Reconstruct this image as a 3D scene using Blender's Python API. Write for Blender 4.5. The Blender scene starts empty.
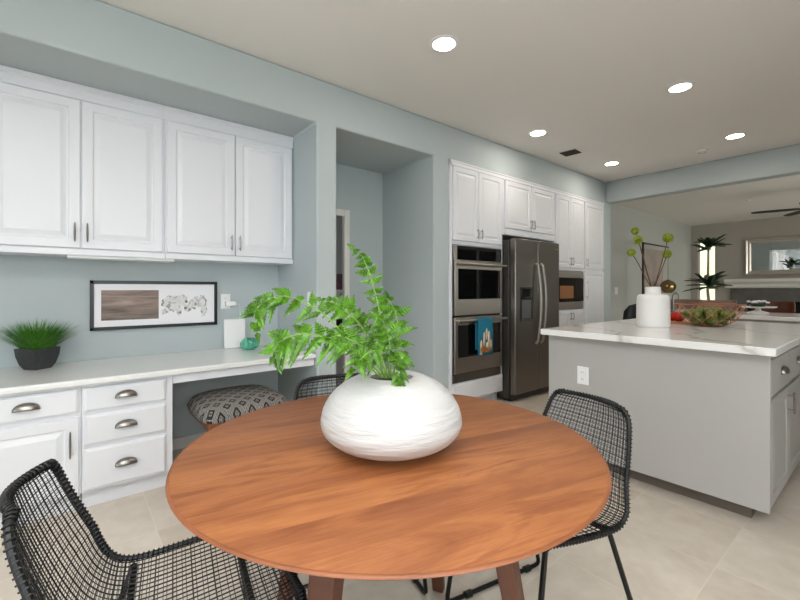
import bpy, bmesh, math, random
from mathutils import Vector, Matrix, noise

# ------------------------------------------------------------------ camera, world, lights, exposure
SC = bpy.context.scene
C = SC.collection
PI = math.pi
TH = math.atan(503/408)
CAM = Vector((2.71, 0.0, 1.2))
cd = bpy.data.cameras.new('camera'); cam = bpy.data.objects.new('camera', cd); C.objects.link(cam)
cd.sensor_width = 36; cd.lens = 408/800*36; cd.shift_y = -11/800; cd.clip_start = 0.02; cd.clip_end = 100
cam.location = CAM; cam.rotation_euler = (PI/2, 0, TH)
SC.camera = cam
SC.view_settings.view_transform = 'Standard'; SC.view_settings.look = 'None'
SC.view_settings.gamma = 1; SC.view_settings.use_curve_mapping = False
SC.view_settings.exposure = 0.58
SC.cycles.use_denoising = True
SC.cycles.max_bounces = 10; SC.cycles.diffuse_bounces = 6; SC.cycles.transparent_max_bounces = 16
SC.cycles.caustics_reflective = False; SC.cycles.caustics_refractive = False
SC.cycles.sample_clamp_indirect = 6
w = bpy.data.worlds.new('sky'); SC.world = w; w.use_nodes = True
bg = w.node_tree.nodes['Background']; bg.inputs[0].default_value = (0.88, 0.94, 1.0, 1); bg.inputs[1].default_value = 2.2

def area(name, loc, rot, sx, sy, power, col):
    l = bpy.data.lights.new(name, 'AREA'); l.shape = 'RECTANGLE'; l.size = sx; l.size_y = sy
    l.energy = power; l.color = col
    o = bpy.data.objects.new(name, l); o.location = loc; o.rotation_euler = rot; C.objects.link(o); return o
# daylight at the real window openings (patio door behind, window on the right, family room window)
area('patio_daylight', (2.1, -3.12, 1.25), (PI/2, 0, PI), 3.0, 2.3, 100, (0.76, 0.89, 1.0))
area('kitchen_window_daylight', (5.32, 0.0, 1.55), (0, PI/2, 0), 1.5, 3.2, 50, (0.90, 0.96, 1.0))
area('family_window_daylight', (5.32, 8.9, 1.35), (0, PI/2, 0), 2.1, 3.4, 85, (1.0, 0.96, 0.90))
LAMP_W = 2.2
# unseen spot added behind the camera, aimed up to brighten the ceiling
fl = bpy.data.lights.new('ceiling_bounce_fill', 'SPOT'); fl.energy = 540; fl.color = (.95, .972, 1.0); fl.spot_size = math.radians(150); fl.spot_blend = .9; fl.shadow_soft_size = .12
fo = bpy.data.objects.new('ceiling_bounce_fill', fl); C.objects.link(fo); fo.location = (3.4, -.8, 1.5); fo.rotation_euler = (PI, 0, 0)

# ------------------------------------------------------------------ helpers
def lin(c):
    return tuple(((x/12.92) if x <= 0.04045 else ((x+0.055)/1.055)**2.4) for x in c)
def rgb(r, g, b): return lin((r/255, g/255, b/255)) + (1,)

def mat(name, col, rough=0.5, metal=0.0, spec=0.5, coat=0.0, trans=0.0, bump=None, var=None, emit=None, estr=0, sss=0.0):
    m = bpy.data.materials.new(name); m.use_nodes = True
    nt = m.node_tree; b = nt.nodes['Principled BSDF']
    b.inputs['Base Color'].default_value = col; b.inputs['Roughness'].default_value = rough
    b.inputs['Metallic'].default_value = metal; b.inputs['Specular IOR Level'].default_value = spec
    b.inputs['Coat Weight'].default_value = coat; b.inputs['Transmission Weight'].default_value = trans
    if emit: b.inputs['Emission Color'].default_value = emit; b.inputs['Emission Strength'].default_value = estr
    if sss:
        b.inputs['Subsurface Weight'].default_value = sss; b.inputs['Subsurface Radius'].default_value = (.02, .02, .01)
    tc = nt.nodes.new('ShaderNodeTexCoord')
    if var:                                   # (scale, amount): subtle mottling of the base colour
        n = nt.nodes.new('ShaderNodeTexNoise'); n.inputs['Scale'].default_value = var[0]; n.inputs['Detail'].default_value = 5
        nt.links.new(tc.outputs['Object'], n.inputs['Vector'])
        r = nt.nodes.new('ShaderNodeValToRGB')
        a = var[1]
        r.color_ramp.elements[0].position = .3; r.color_ramp.elements[1].position = .7
        r.color_ramp.elements[0].color = tuple(x*(1-a) for x in col[:3])+(1,); r.color_ramp.elements[1].color = tuple(min(1, x*(1+a)) for x in col[:3])+(1,)
        nt.links.new(n.outputs['Fac'], r.inputs['Fac']); nt.links.new(r.outputs['Color'], b.inputs['Base Color'])
    if bump:                                  # (scale, strength, stretch)
        n = nt.nodes.new('ShaderNodeTexNoise'); n.inputs['Scale'].default_value = bump[0]; n.inputs['Detail'].default_value = 4
        mp = nt.nodes.new('ShaderNodeMapping'); mp.inputs['Scale'].default_value = bump[2] if len(bump) > 2 else (1, 1, 1)
        nt.links.new(tc.outputs['Object'], mp.inputs['Vector']); nt.links.new(mp.outputs['Vector'], n.inputs['Vector'])
        bp = nt.nodes.new('ShaderNodeBump'); bp.inputs['Strength'].default_value = bump[1]; bp.inputs['Distance'].default_value = .01
        nt.links.new(n.outputs['Fac'], bp.inputs['Height']); nt.links.new(bp.outputs['Normal'], b.inputs['Normal'])
    return m

class NT:
    """tiny node-tree builder"""
    def __init__(s, m): s.t = m.node_tree; s.b = s.t.nodes['Principled BSDF']
    def n(s, typ, **kw):
        x = s.t.nodes.new(typ)
        for k, v in kw.items(): setattr(x, k, v)
        return x
    def l(s, a, b): s.t.links.new(a, b)
    def math(s, op, a, b=None, c=None):
        x = s.n('ShaderNodeMath', operation=op)
        for i, v in enumerate((a, b, c)):
            if v is None: continue
            if isinstance(v, (int, float)): x.inputs[i].default_value = v
            else: s.l(v, x.inputs[i])
        return x.outputs[0]
    def ramp(s, fac, stops, interp='LINEAR'):
        x = s.n('ShaderNodeValToRGB'); x.color_ramp.interpolation = interp
        e = x.color_ramp.elements
        while len(e) < len(stops): e.new(.5)
        for i, (p, c) in enumerate(stops): e[i].position = p; e[i].color = c
        s.l(fac, x.inputs['Fac']); return x.outputs['Color']
    def mix(s, fac, a, b, mode='MIX'):
        x = s.n('ShaderNodeMix', data_type='RGBA', blend_type=mode)
        for sock, v in ((x.inputs[0], fac), (x.inputs[6], a), (x.inputs[7], b)):
            if isinstance(v, (int, float)): sock.default_value = v
            elif isinstance(v, tuple): sock.default_value = v
            else: s.l(v, sock)
        return x.outputs[2]
    def coords(s, scale=(1, 1, 1), rot=(0, 0, 0), loc=(0, 0, 0)):
        tc = s.n('ShaderNodeTexCoord'); mp = s.n('ShaderNodeMapping')
        mp.inputs['Scale'].default_value = scale; mp.inputs['Rotation'].default_value = rot; mp.inputs['Location'].default_value = loc
        s.l(tc.outputs['Object'], mp.inputs['Vector']); return mp.outputs['Vector']
    def noise(s, vec, scale, detail=4, rough=.5, dist=0):
        x = s.n('ShaderNodeTexNoise'); x.inputs['Scale'].default_value = scale; x.inputs['Detail'].default_value = detail
        x.inputs['Roughness'].default_value = rough; x.inputs['Distortion'].default_value = dist
        s.l(vec, x.inputs['Vector']); return x.outputs['Fac']
    def sep(s, vec):
        x = s.n('ShaderNodeSeparateXYZ'); s.l(vec, x.inputs[0]); return x.outputs

# geometry into a bmesh
def bx(bm, x0, x1, y0, y1, z0, z1, M=None):
    vs = [bm.verts.new((x, y, z)) for x in (x0, x1) for y in (y0, y1) for z in (z0, z1)]
    for f in ((0,1,3,2), (4,6,7,5), (0,4,5,1), (2,3,7,6), (0,2,6,4), (1,5,7,3)): bm.faces.new([vs[i] for i in f])
    if M is not None: bmesh.ops.transform(bm, matrix=M, verts=vs)
    return vs
def tube(bm, pts, r, n=8, closed=False, cap=True, rr=None):
    pts = [Vector(p) for p in pts]; N = len(pts); rings = []
    prev = None
    for i, p in enumerate(pts):
        if closed: t = pts[(i+1) % N]-pts[i-1]
        else: t = pts[min(i+1, N-1)]-pts[max(i-1, 0)]
        if t.length < 1e-9: t = Vector((0, 0, 1))
        t.normalize()
        if prev is None:
            a = Vector((0, 0, 1)) if abs(t.z) < .9 else Vector((1, 0, 0)); u = t.cross(a).normalized()
        else:
            u = prev - t*prev.dot(t)
            u = u.normalized() if u.length > 1e-6 else t.orthogonal().normalized()
        prev = u; v = t.cross(u)
        R = rr[i] if rr else r
        rings.append([bm.verts.new(p+(u*math.cos(2*PI*k/n)+v*math.sin(2*PI*k/n))*R) for k in range(n)])
    for i in range(N if closed else N-1):
        A, B = rings[i], rings[(i+1) % N]
        for k in range(n): bm.faces.new((A[k], A[(k+1) % n], B[(k+1) % n], B[k]))
    if cap and not closed:
        bm.faces.new(rings[0][::-1]); bm.faces.new(rings[-1])
def lathe(bm, prof, n=32, ctr=(0, 0, 0), f=None):
    rings = []
    for (r, z) in prof:
        if r < 1e-6: rings.append([bm.verts.new((ctr[0], ctr[1], ctr[2]+z))])
        else:
            rings.append([])
            for k in range(n):
                a = 2*PI*k/n; q = f(a, r, z) if f else r
                rings[-1].append(bm.verts.new((ctr[0]+q*math.cos(a), ctr[1]+q*math.sin(a), ctr[2]+z)))
    for A, B in zip(rings, rings[1:]):
        for k in range(n):
            k2 = (k+1) % n
            if len(A) == 1 and len(B) == 1: continue
            if len(A) == 1: bm.faces.new((A[0], B[k2], B[k]))
            elif len(B) == 1: bm.faces.new((A[k], A[k2], B[0]))
            else: bm.faces.new((A[k], A[k2], B[k2], B[k]))
def prism(bm, poly, fn0, fn1):
    a = [bm.verts.new(fn0(p)) for p in poly]; b = [bm.verts.new(fn1(p)) for p in poly]
    n = len(poly)
    bm.faces.new(a[::-1]); bm.faces.new(b)
    for i in range(n): bm.faces.new((a[i], a[(i+1) % n], b[(i+1) % n], b[i]))
def rectprof(bm, o, u, v, n, wd, ht, prof):
    """nested rectangles: (inset, height) pairs, closed by a cap"""
    o, u, v, n = Vector(o), Vector(u), Vector(v), Vector(n); loops = []
    for ins, h in prof:
        loops.append([bm.verts.new(o+u*a+v*b+n*h) for a, b in ((ins, ins), (wd-ins, ins), (wd-ins, ht-ins), (ins, ht-ins))])
    bm.faces.new(loops[0][::-1])
    for A, B in zip(loops, loops[1:]):
        for k in range(4): bm.faces.new((A[k], A[(k+1) % 4], B[(k+1) % 4], B[k]))
    bm.faces.new(loops[-1])
def ball(bm, c, rx, ry=None, rz=None, n=12, M=None):
    ry = ry or rx; rz = rz or rx
    prof = [(math.sin(PI*i/n), -math.cos(PI*i/n)) for i in range(n+1)]
    k0 = len(bm.verts); lathe(bm, prof, n*2)
    bm.verts.ensure_lookup_table()
    vs = bm.verts[k0:]
    m = Matrix.Translation(Vector(c)) @ (M if M is not None else Matrix()) @ Matrix.Diagonal((rx, ry, rz, 1))
    bmesh.ops.transform(bm, matrix=m, verts=vs)

def obj(name, bm, m, parent=None, bevel=0, smooth=True, ang=35, seg=2, loc=None):
    me = bpy.data.meshes.new(name)
    bmesh.ops.recalc_face_normals(bm, faces=bm.faces)
    bm.to_mesh(me); bm.free()
    for x in (m if isinstance(m, (list, tuple)) else [m]): me.materials.append(x)
    if smooth:
        me.shade_smooth(); me.set_sharp_from_angle(angle=math.radians(ang))
    o = bpy.data.objects.new(name, me); C.objects.link(o)
    if parent: o.parent = parent
    if loc: o.location = loc
    if bevel:
        b = o.modifiers.new('bevel', 'BEVEL'); b.width = bevel; b.segments = seg; b.limit_method = 'ANGLE'; b.angle_limit = math.radians(40)
        b.harden_normals = False
    return o
def B(): return bmesh.new()
def boxm(*a):
    bm = B(); bx(bm, *a); return bm
def tag(o, label, cat, group=None):
    o['label'] = label; o['category'] = cat
    if group: o['group'] = group
    return o
def thing(name, label, cat, loc=(0, 0, 0), rz=0, group=None):
    o = bpy.data.objects.new(name, None); C.objects.link(o); o.location = loc; o.rotation_euler = (0, 0, rz)
    o.empty_display_size = .1
    return tag(o, label, cat, group)
def struct(name, bm, m, bevel=0, **k):
    o = obj(name, bm, m, None, bevel, **k); o['kind'] = 'structure'; return o
def dup(root, loc, rz, label, group=None):
    r = root.copy(); C.objects.link(r); r.location = loc; r.rotation_euler = (0, 0, rz); r['label'] = label
    if group: r['group'] = group
    for ch in list(root.children):
        c = ch.copy(); C.objects.link(c); c.parent = r
        for g in list(ch.children):
            d = g.copy(); C.objects.link(d); d.parent = c
    return r
s_, c_ = math.sin(TH), math.cos(TH)
def room(l, d, z=0.0):
    """room point from metres across (l) and away (d), measured from where the photographer stood"""
    return Vector((CAM.x + c_*l - s_*d, s_*l + c_*d, z))
def sight(u, v, d):
    return room((u-400)/408*d, d, 1.2-(v-289)/408*d)

# ------------------------------------------------------------------ materials
M = {}
M['wall'] = mat('wall_paint', rgb(178, 187, 189), .65, bump=(180, .03))
M['ceil'] = mat('ceiling_paint', rgb(233, 229, 225), .8, bump=(140, .04))
M['white'] = mat('white_lacquer', rgb(223, 224, 229), .35)
M['trim'] = mat('white_trim', rgb(224, 221, 217), .4)
M['island'] = mat('grey_island_paint', rgb(176, 174, 172), .4)
M['plastic'] = mat('white_plastic', rgb(238, 238, 238), .35)
M['nickel'] = mat('brushed_nickel', rgb(150, 146, 140), .28, 1)
M['steel'] = mat('stainless_steel', rgb(176, 170, 162), .32, 1, bump=(60, .02, (1, 1, 20)))
M['dsteel'] = mat('dark_stainless', rgb(130, 124, 118), .30, 1, bump=(60, .02, (20, 20, 1)))
M['fside'] = mat('fridge_side_grey', rgb(78, 75, 72), .45, .6)
M['black'] = mat('black_plastic', rgb(24, 24, 25), .35)
M['bglass'] = mat('black_oven_glass', rgb(12, 12, 13), .04, 0, .8)
M['dark'] = mat('dark_void', rgb(20, 18, 17), .9)
M['wire'] = mat('black_rattan', rgb(15, 15, 16), .5)
M['rod'] = mat('black_steel_rod', rgb(14, 13, 13), .4, .3)
M['ceramic'] = mat('white_ceramic', rgb(198, 197, 196), .34, spec=.5, bump=(9, .8, (1, 1, 7)))
M['matteceramic'] = mat('matte_white_ceramic', rgb(236, 234, 232), .5, bump=(14, .1, (1, 1, 8)))
M['soil'] = mat('dark_soil', rgb(38, 32, 28), .95, bump=(60, .6))
M['pot'] = mat('charcoal_stone', rgb(52, 52, 54), .6, bump=(70, .25), var=(30, .2))
M['grass'] = mat('grass_green', rgb(70, 128, 32), .5, var=(60, .5))
M['fern'] = mat('fern_leaf', rgb(76, 122, 24), .38, var=(30, .55))
M['stem'] = mat('fern_stem', rgb(120, 160, 60), .5)
M['palm'] = mat('palm_leaf', rgb(34, 62, 38), .35, var=(12, .3))
M['twig'] = mat('brown_twig', rgb(92, 66, 42), .7)
M['billy'] = mat('green_flower_ball', rgb(146, 158, 44), .8, bump=(220, 1.0), var=(60, .35))
M['copper'] = mat('copper_wire', rgb(196, 140, 110), .3, 1)
M['fruit'] = mat('green_fruit', rgb(98, 106, 40), .45, var=(40, .35), bump=(50, .2))
M['pepper'] = mat('red_pepper', rgb(206, 46, 22), .25)
M['board'] = mat('chopping_board_wood', rgb(186, 128, 92), .5, var=(8, .2))
M['stoolwood'] = mat('stool_wood', rgb(122, 66, 34), .4, var=(9, .3))
M['tablewoodd'] = mat('table_leg_wood', rgb(92, 53, 35), .42, bump=(30, .05, (1, 1, .1)), var=(6, .25))
M['barwood'] = mat('bent_walnut', rgb(98, 54, 36), .35, var=(7, .25))
M['rose'] = mat('rosewood_tan', rgb(146, 122, 110), .8, var=(8, .15))
M['tile'] = mat('fireplace_tile', rgb(98, 96, 93), .25, var=(5, .12))
M['bronze'] = mat('bronze_lamp', rgb(150, 128, 92), .22, 1)
M['silverframe'] = mat('silver_frame', rgb(206, 198, 188), .35, .75, bump=(30, .15))
M['mirror'] = mat('mirror_silver', rgb(235, 238, 238), .02, 1)
M['blackframe'] = mat('black_frame', rgb(16, 16, 18), .35)
M['paper'] = mat('white_mount', rgb(236, 234, 238), .6)
M['teal'] = mat('teal_cloth', rgb(16, 110, 138), .85, bump=(300, .2))
M['cream'] = mat('cream_print', rgb(226, 206, 176), .85)
M['rust'] = mat('rust_print', rgb(168, 112, 52), .85)
M['fanblade'] = mat('dark_fan_wood', rgb(40, 32, 28), .4)
M['stucco'] = mat('sunlit_stucco', rgb(232, 226, 190), .9, bump=(50, .3))
M['hedge'] = mat('hedge_leaf', rgb(84, 112, 58), .7, var=(5, .4))
M['lamp'] = mat('lamp_glow', rgb(255, 250, 240), .5, emit=(1, .93, .82, 1), estr=22)
M['shadeglass'] = mat('frosted_glass', rgb(245, 235, 215), .4, emit=(1, .9, .7, 1), estr=1.2)

def mk_glass(name, col, tint=.92):
    m = bpy.data.materials.new(name); m.use_nodes = True; t = m.node_tree; t.nodes.clear()
    o = t.nodes.new('ShaderNodeOutputMaterial'); mx = t.nodes.new('ShaderNodeMixShader'); tr = t.nodes.new('ShaderNodeBsdfTransparent'); gl = t.nodes.new('ShaderNodeBsdfGlossy')
    fr = t.nodes.new('ShaderNodeFresnel'); fr.inputs[0].default_value = 1.45
    tr.inputs[0].default_value = col; gl.inputs['Roughness'].default_value = .02
    t.links.new(fr.outputs[0], mx.inputs[0]); t.links.new(tr.outputs[0], mx.inputs[1]); t.links.new(gl.outputs[0], mx.inputs[2]); t.links.new(mx.outputs[0], o.inputs[0])
    return m
M['pane'] = mk_glass('window_glass', (.95, .97, .96, 1))
M['green'] = mat('green_glass', rgb(120, 236, 196), .08, trans=.7, spec=.6)

def mk_wood():
    m = mat('table_top_wood', rgb(176, 108, 62), .5, spec=.4); t = NT(m)
    v = t.coords()
    x, y, z = t.sep(v)[:3]
    pid = t.math('FLOOR', t.math('DIVIDE', t.math('ADD', x, 2.03), .118))
    wn = t.n('ShaderNodeTexWhiteNoise', noise_dimensions='1D'); t.l(pid, wn.inputs['W'])
    cb = t.n('ShaderNodeCombineXYZ'); t.l(t.math('MULTIPLY', x, 6.0), cb.inputs[0]); t.l(t.math('ADD', t.math('MULTIPLY', y, 1.1), t.math('MULTIPLY', wn.outputs['Value'], 17)), cb.inputs[1]); t.l(t.math('MULTIPLY', pid, 1.7), cb.inputs[2])
    g1 = t.noise(cb.outputs[0], 1.3, 6, .55, 2.0)
    cb2 = t.n('ShaderNodeCombineXYZ'); t.l(t.math('MULTIPLY', x, 90.0), cb2.inputs[0]); t.l(t.math('MULTIPLY', y, 3.5), cb2.inputs[1])
    g2 = t.noise(cb2.outputs[0], 2.0, 3, .6)
    base = t.ramp(g1, [(.22, rgb(126, 74, 43)), (.42, rgb(154, 97, 58)), (.58, rgb(174, 115, 70)), (.66, rgb(152, 95, 57)), (.82, rgb(138, 83, 50))])
    base = t.mix(1.0, base, t.ramp(wn.outputs['Value'], [(0, rgb(238, 230, 228)), (.5, rgb(247, 242, 238)), (1, rgb(255, 252, 248))]), 'MULTIPLY')
    base = t.mix(.8, base, t.ramp(g2, [(.3, rgb(226, 214, 204)), (.7, rgb(255, 255, 255))]), 'MULTIPLY')
    t.l(base, t.b.inputs['Base Color'])
    t.l(t.ramp(g1, [(0, (.46,)*3+(1,)), (1, (.58,)*3+(1,))]), t.b.inputs['Roughness'])
    return m
M['tabletop'] = mk_wood()

def mk_floor():
    m = mat('beige_floor_tile', rgb(200, 186, 164), .32); t = NT(m)
    v = t.coords(loc=(.083, .118, 0)); x, y, z = t.sep(v)[:3]; S = .457
    fx = t.math('FRACT', t.math('DIVIDE', t.math('ADD', x, S*20), S)); fy = t.math('FRACT', t.math('DIVIDE', t.math('ADD', y, S*20), S))
    ix = t.math('FLOOR', t.math('DIVIDE', t.math('ADD', x, S*20), S)); iy = t.math('FLOOR', t.math('DIVIDE', t.math('ADD', y, S*20), S))
    d = t.math('MINIMUM', t.math('MINIMUM', fx, t.math('SUBTRACT', 1, fx)), t.math('MINIMUM', fy, t.math('SUBTRACT', 1, fy)))
    gm = t.math('LESS_THAN', d, .006)
    cb = t.n('ShaderNodeCombineXYZ'); t.l(ix, cb.inputs[0]); t.l(iy, cb.inputs[1])
    wn = t.n('ShaderNodeTexWhiteNoise', noise_dimensions='3D'); t.l(cb.outputs[0], wn.inputs['Vector'])
    ad = t.n('ShaderNodeVectorMath', operation='MULTIPLY_ADD'); t.l(cb.outputs[0], ad.inputs[0]); ad.inputs[1].default_value = (3.1, 5.3, 0); t.l(v, ad.inputs[2])
    n1 = t.noise(ad.outputs[0], 3.2, 6, .6, .8)
    n2 = t.noise(ad.outputs[0], 14, 5, .6)
    col = t.ramp(n1, [(.28, rgb(196, 184, 169)), (.5, rgb(214, 204, 191)), (.72, rgb(230, 222, 211))])
    col = t.mix(.28, col, t.ramp(n2, [(.3, rgb(192, 177, 158)), (.7, rgb(230, 222, 210))]))
    col = t.mix(.22, col, t.ramp(wn.outputs['Value'], [(0, rgb(188, 170, 146)), (1, rgb(222, 214, 202))]))
    col = t.mix(t.math('MULTIPLY', gm, .6), col, rgb(228, 216, 198))
    t.l(col, t.b.inputs['Base Color'])
    bp = t.n('ShaderNodeBump'); bp.inputs['Strength'].default_value = .25; bp.inputs['Distance'].default_value = .003
    h = t.math('SUBTRACT', t.math('MULTIPLY', n2, .3), gm); t.l(h, bp.inputs['Height']); t.l(bp.outputs[0], t.b.inputs['Normal'])
    return m
M['floor'] = mk_floor()

def mk_quartz():
    m = mat('veined_white_quartz', rgb(232, 231, 230), .14); t = NT(m)
    v = t.coords(); n0 = t.noise(v, 1.6, 4, .5)
    ad = t.n('ShaderNodeVectorMath', operation='MULTIPLY_ADD'); t.l(v, ad.inputs[2])
    cbn = t.n('ShaderNodeCombineXYZ'); t.l(n0, cbn.inputs[0]); t.l(n0, cbn.inputs[1]); t.l(cbn.outputs[0], ad.inputs[0]); ad.inputs[1].default_value = (.9, .6, 0)
    wv = t.n('ShaderNodeTexWave', wave_type='BANDS', bands_direction='DIAGONAL'); wv.inputs['Scale'].default_value = .75; wv.inputs['Distortion'].default_value = 5; wv.inputs['Detail'].default_value = 3; wv.inputs['Detail Scale'].default_value = 1.2
    t.l(ad.outputs[0], wv.inputs['Vector'])
    col = t.ramp(wv.outputs['Fac'], [(0, rgb(200, 197, 194)), (.008, rgb(220, 218, 216)), (.03, rgb(234, 233, 232)), (1, rgb(236, 235, 234))])
    t.l(col, t.b.inputs['Base Color']); return m
M['quartz'] = mk_quartz()
M['desktop'] = mat('white_desk_top', rgb(228, 228, 226), .2, var=(60, .02))

def mk_cushion():
    m = mat('kilim_cushion', rgb(200, 195, 185), .9); t = NT(m)
    v = t.coords(); x, y, z = t.sep(v)[:3]
    def tri(a, s, off=0): return t.math('ABSOLUTE', t.math('SUBTRACT', t.math('FRACT', t.math('ADD', t.math('DIVIDE', a, s), 40.0+off)), .5))
    S = .092
    d1 = t.math('ADD', tri(x, S), tri(y, S)); d2 = t.math('ADD', tri(x, S, .5), tri(y, S, .5))
    d = t.math('MINIMUM', d1, d2)
    K = rgb(44, 42, 44); W = rgb(158, 153, 147); G = rgb(96, 92, 90)
    rings = t.ramp(d, [(0, W), (.05, K), (.10, W), (.14, K), (.29, W), (.34, G), (.39, W), (.45, K)], 'CONSTANT')
    # stepped woven edges and thin cross stripes
    st = t.ramp(tri(y, .012), [(0, (.75,)*3+(1,)), (.5, (1, 1, 1, 1))])
    par = t.math('LESS_THAN', d1, d2)
    alt = t.ramp(d, [(0, K), (.07, W), (.12, K), (.30, W), (.37, K), (.41, W)], 'CONSTANT')
    col = t.mix(par, rings, alt); col = t.mix(1.0, col, st, 'MULTIPLY')
    t.l(col, t.b.inputs['Base Color'])
    n = t.noise(v, 260, 2); bp = t.n('ShaderNodeBump'); bp.inputs['Strength'].default_value = .3; bp.inputs['Distance'].default_value = .002; t.l(n, bp.inputs['Height']); t.l(bp.outputs[0], t.b.inputs['Normal'])
    return m
M['cushion'] = mk_cushion()

def mk_sepia():
    m = mat('sepia_print', rgb(120, 100, 90), .6); t = NT(m)
    v = t.coords(scale=(1, 2.2, 26)); n1 = t.noise(v, 1.0, 6, .65, .6)
    v2 = t.coords(); n2 = t.noise(v2, 9, 3)
    col = t.ramp(n1, [(.28, rgb(84, 76, 74)), (.45, rgb(136, 122, 116)), (.6, rgb(166, 152, 144)), (.75, rgb(200, 190, 184))])
    x, y, z = t.sep(v2)[:3]
    hi = t.ramp(t.math('MULTIPLY_ADD', z, 5.0, -4.9), [(.0, rgb(120, 108, 104)), (.5, rgb(210, 190, 178)), (1, rgb(232, 214, 204))])
    col = t.mix(.55, col, hi, 'MULTIPLY'); t.l(col, t.b.inputs['Base Color']); return m
M['sepia'] = mk_sepia()
def mk_ink():
    m = mat('ink_wash', rgb(120, 118, 118), .6); t = NT(m)
    v = t.coords(scale=(1, 1, .8)); n1 = t.noise(v, 19, 5, .6, 1.2); n2 = t.noise(v, 12, 3)
    col = t.ramp(n1, [(.34, rgb(40, 38, 40)), (.42, rgb(150, 148, 148)), (.52, rgb(226, 224, 224)), (.66, rgb(200, 198, 198)), (.74, rgb(90, 88, 90))])
    t.l(col, t.b.inputs['Base Color']); return m
M['ink'] = mk_ink()

# ------------------------------------------------------------------ the room shell
CEIL = 2.75; YE = 11.9
struct('floor', boxm(-2.8, 5.4, -3.2, 12.2, -.1, 0), M['floor'])
struct('ceiling', boxm(-2.8, 5.4, -3.2, 12.2, CEIL, CEIL+.1), M['ceil'])
comb = [(-3, CEIL), (-3, 0), (-1.7, 0), (-1.7, 2.43), (1.414, 2.43), (1.414, 0), (1.582, 0), (1.582, 2.43), (2.6, 2.43), (2.6, 0), (2.796, 0), (2.796, 2.43), (5.95, 2.43), (5.95, 0), (6.2, 0), (6.2, CEIL)]
bm = B(); prism(bm, comb, lambda p: (-.80, p[0], p[1]), lambda p: (0, p[0], p[1]))
struct('wall_left', bm, M['wall'], bevel=.016, seg=3)
bm = B(); bx(bm, -.9, -.72, -1.8, 1.5, 0, 2.5); struct('wall_niche', bm, M['wall'])
bm = B()   # alcove: side jambs carried back, the door wall and its soffit
bx(bm, -.83, -.79, 2.128, 2.7, 0, 2.6); bx(bm, -.83, -.79, 1.5, 2.128, 1.93, 2.6); bx(bm, -.83, -.79, 1.5, 1.60, 0, 1.93)
struct('wall_alcove', bm, M['wall'])
struct('wall_cabinet_back', boxm(-.9, -.68, 2.7, 6.2, 0, 2.5), M['wall'])
struct('wall_family_left', boxm(-.8, -.58, 6.2, 12.1, 0, CEIL), mat('pale_grey_paint', rgb(182, 184, 180), .65, bump=(180, .03)))
bm = B()
WX0, WX1, WZ0, WZ1 = -.46, -.08, .45, 2.38
bx(bm, -.8, WX0, YE, YE+.18, 0, CEIL); bx(bm, WX1, .5, YE, YE+.18, 0, CEIL); bx(bm, WX0, WX1, YE, YE+.18, 0, WZ0); bx(bm, WX0, WX1, YE, YE+.18, WZ1, CEIL)
bx(bm, 2.0, 5.4, YE, YE+.18, 0, CEIL); bx(bm, .5, 2.0, YE, YE+.18, .93, CEIL)
struct('wall_end', bm, mat('greige_end_wall', rgb(172, 165, 157), .65, bump=(180, .03)))  # end wall has its own even greige tone
struct('beam_kitchen', boxm(0, 5.3, 6.04, 6.2, 2.45, CEIL), M['wall'], bevel=.012)
bm = B()   # right wall with two windows
RW = [(-1.6, 1.6, .9, 2.3), (7.2, 10.6, .3, 2.4)]
ys = [-3.2, -1.6, 1.6, 7.2, 10.6, 12.1]
for i in (0, 2, 4): bx(bm, 5.2, 5.4, ys[i], ys[i+1], 0, CEIL)
for y0, y1, z0, z1 in RW: bx(bm, 5.2, 5.4, y0, y1, 0, z0); bx(bm, 5.2, 5.4, y0, y1, z1, CEIL)
struct('wall_right', bm, M['wall'])
bm = B(); bx(bm, -1, .6, -3.2, -3, 0, CEIL); bx(bm, 3.6, 5.3, -3.2, -3, 0, CEIL); bx(bm, .6, 3.6, -3.2, -3, 2.4, CEIL)
struct('wall_back', bm, M['wall'])
# laundry room seen through the alcove doorway
bm = B(); bx(bm, -2.7, -2.6, .6, 3.2, 0, CEIL); bx(bm, -2.6, -.9, .55, .6, 0, CEIL); bx(bm, -2.6, -.9, 3.2, 3.25, 0, CEIL)
struct('wall_laundry', bm, M['wall'])
# windows: frame + pane
def window(name, y0, y1, z0, z1, x, mull):
    bm = B(); f = .05
    for a in [y0] + mull + [y1-f]: bx(bm, x-.03, x+.03, a, a+f, z0, z1)
    bx(bm, x-.03, x+.03, y0, y1, z0, z0+f); bx(bm, x-.03, x+.03, y0, y1, z1-f, z1)
    o = struct(name, bm, M['trim']); p = obj('window_pane', boxm(x-.004, x+.004, y0+.01, y1-.01, z0+.01, z1-.01), M['pane'], o); return o
window('window_1', -1.6, 1.6, .9, 2.3, 5.3, [-.025]); window('window_2', 7.2, 10.6, .3, 2.4, 5.3, [8.3, 9.4])
bm = B()
for a in (.6, 2.07, 3.54): bx(bm, a, a+.06, -3.12, -3.06, 0, 2.4)
bx(bm, .6, 3.6, -3.12, -3.06, 0, .06); bx(bm, .6, 3.6, -3.12, -3.06, 2.34, 2.4)
o = struct('door_1', bm, M['trim']); obj('door_pane', boxm(.62, 3.58, -3.094, -3.086, .03, 2.38), M['pane'], o)
bm = B(); f = .04
bx(bm, WX0, WX0+f, YE+.08, YE+.13, WZ0, WZ1); bx(bm, WX1-f, WX1, YE+.08, YE+.13, WZ0, WZ1); bx(bm, WX0, WX1, YE+.08, YE+.13, WZ0, WZ0+f); bx(bm, WX0, WX1, YE+.08, YE+.13, WZ1-f, WZ1)
o = struct('window_3', bm, M['trim']); obj('window_pane', boxm(WX0+.01, WX1-.01, YE+.1, YE+.108, WZ0+.01, WZ1-.01), M['pane'], o)
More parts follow.
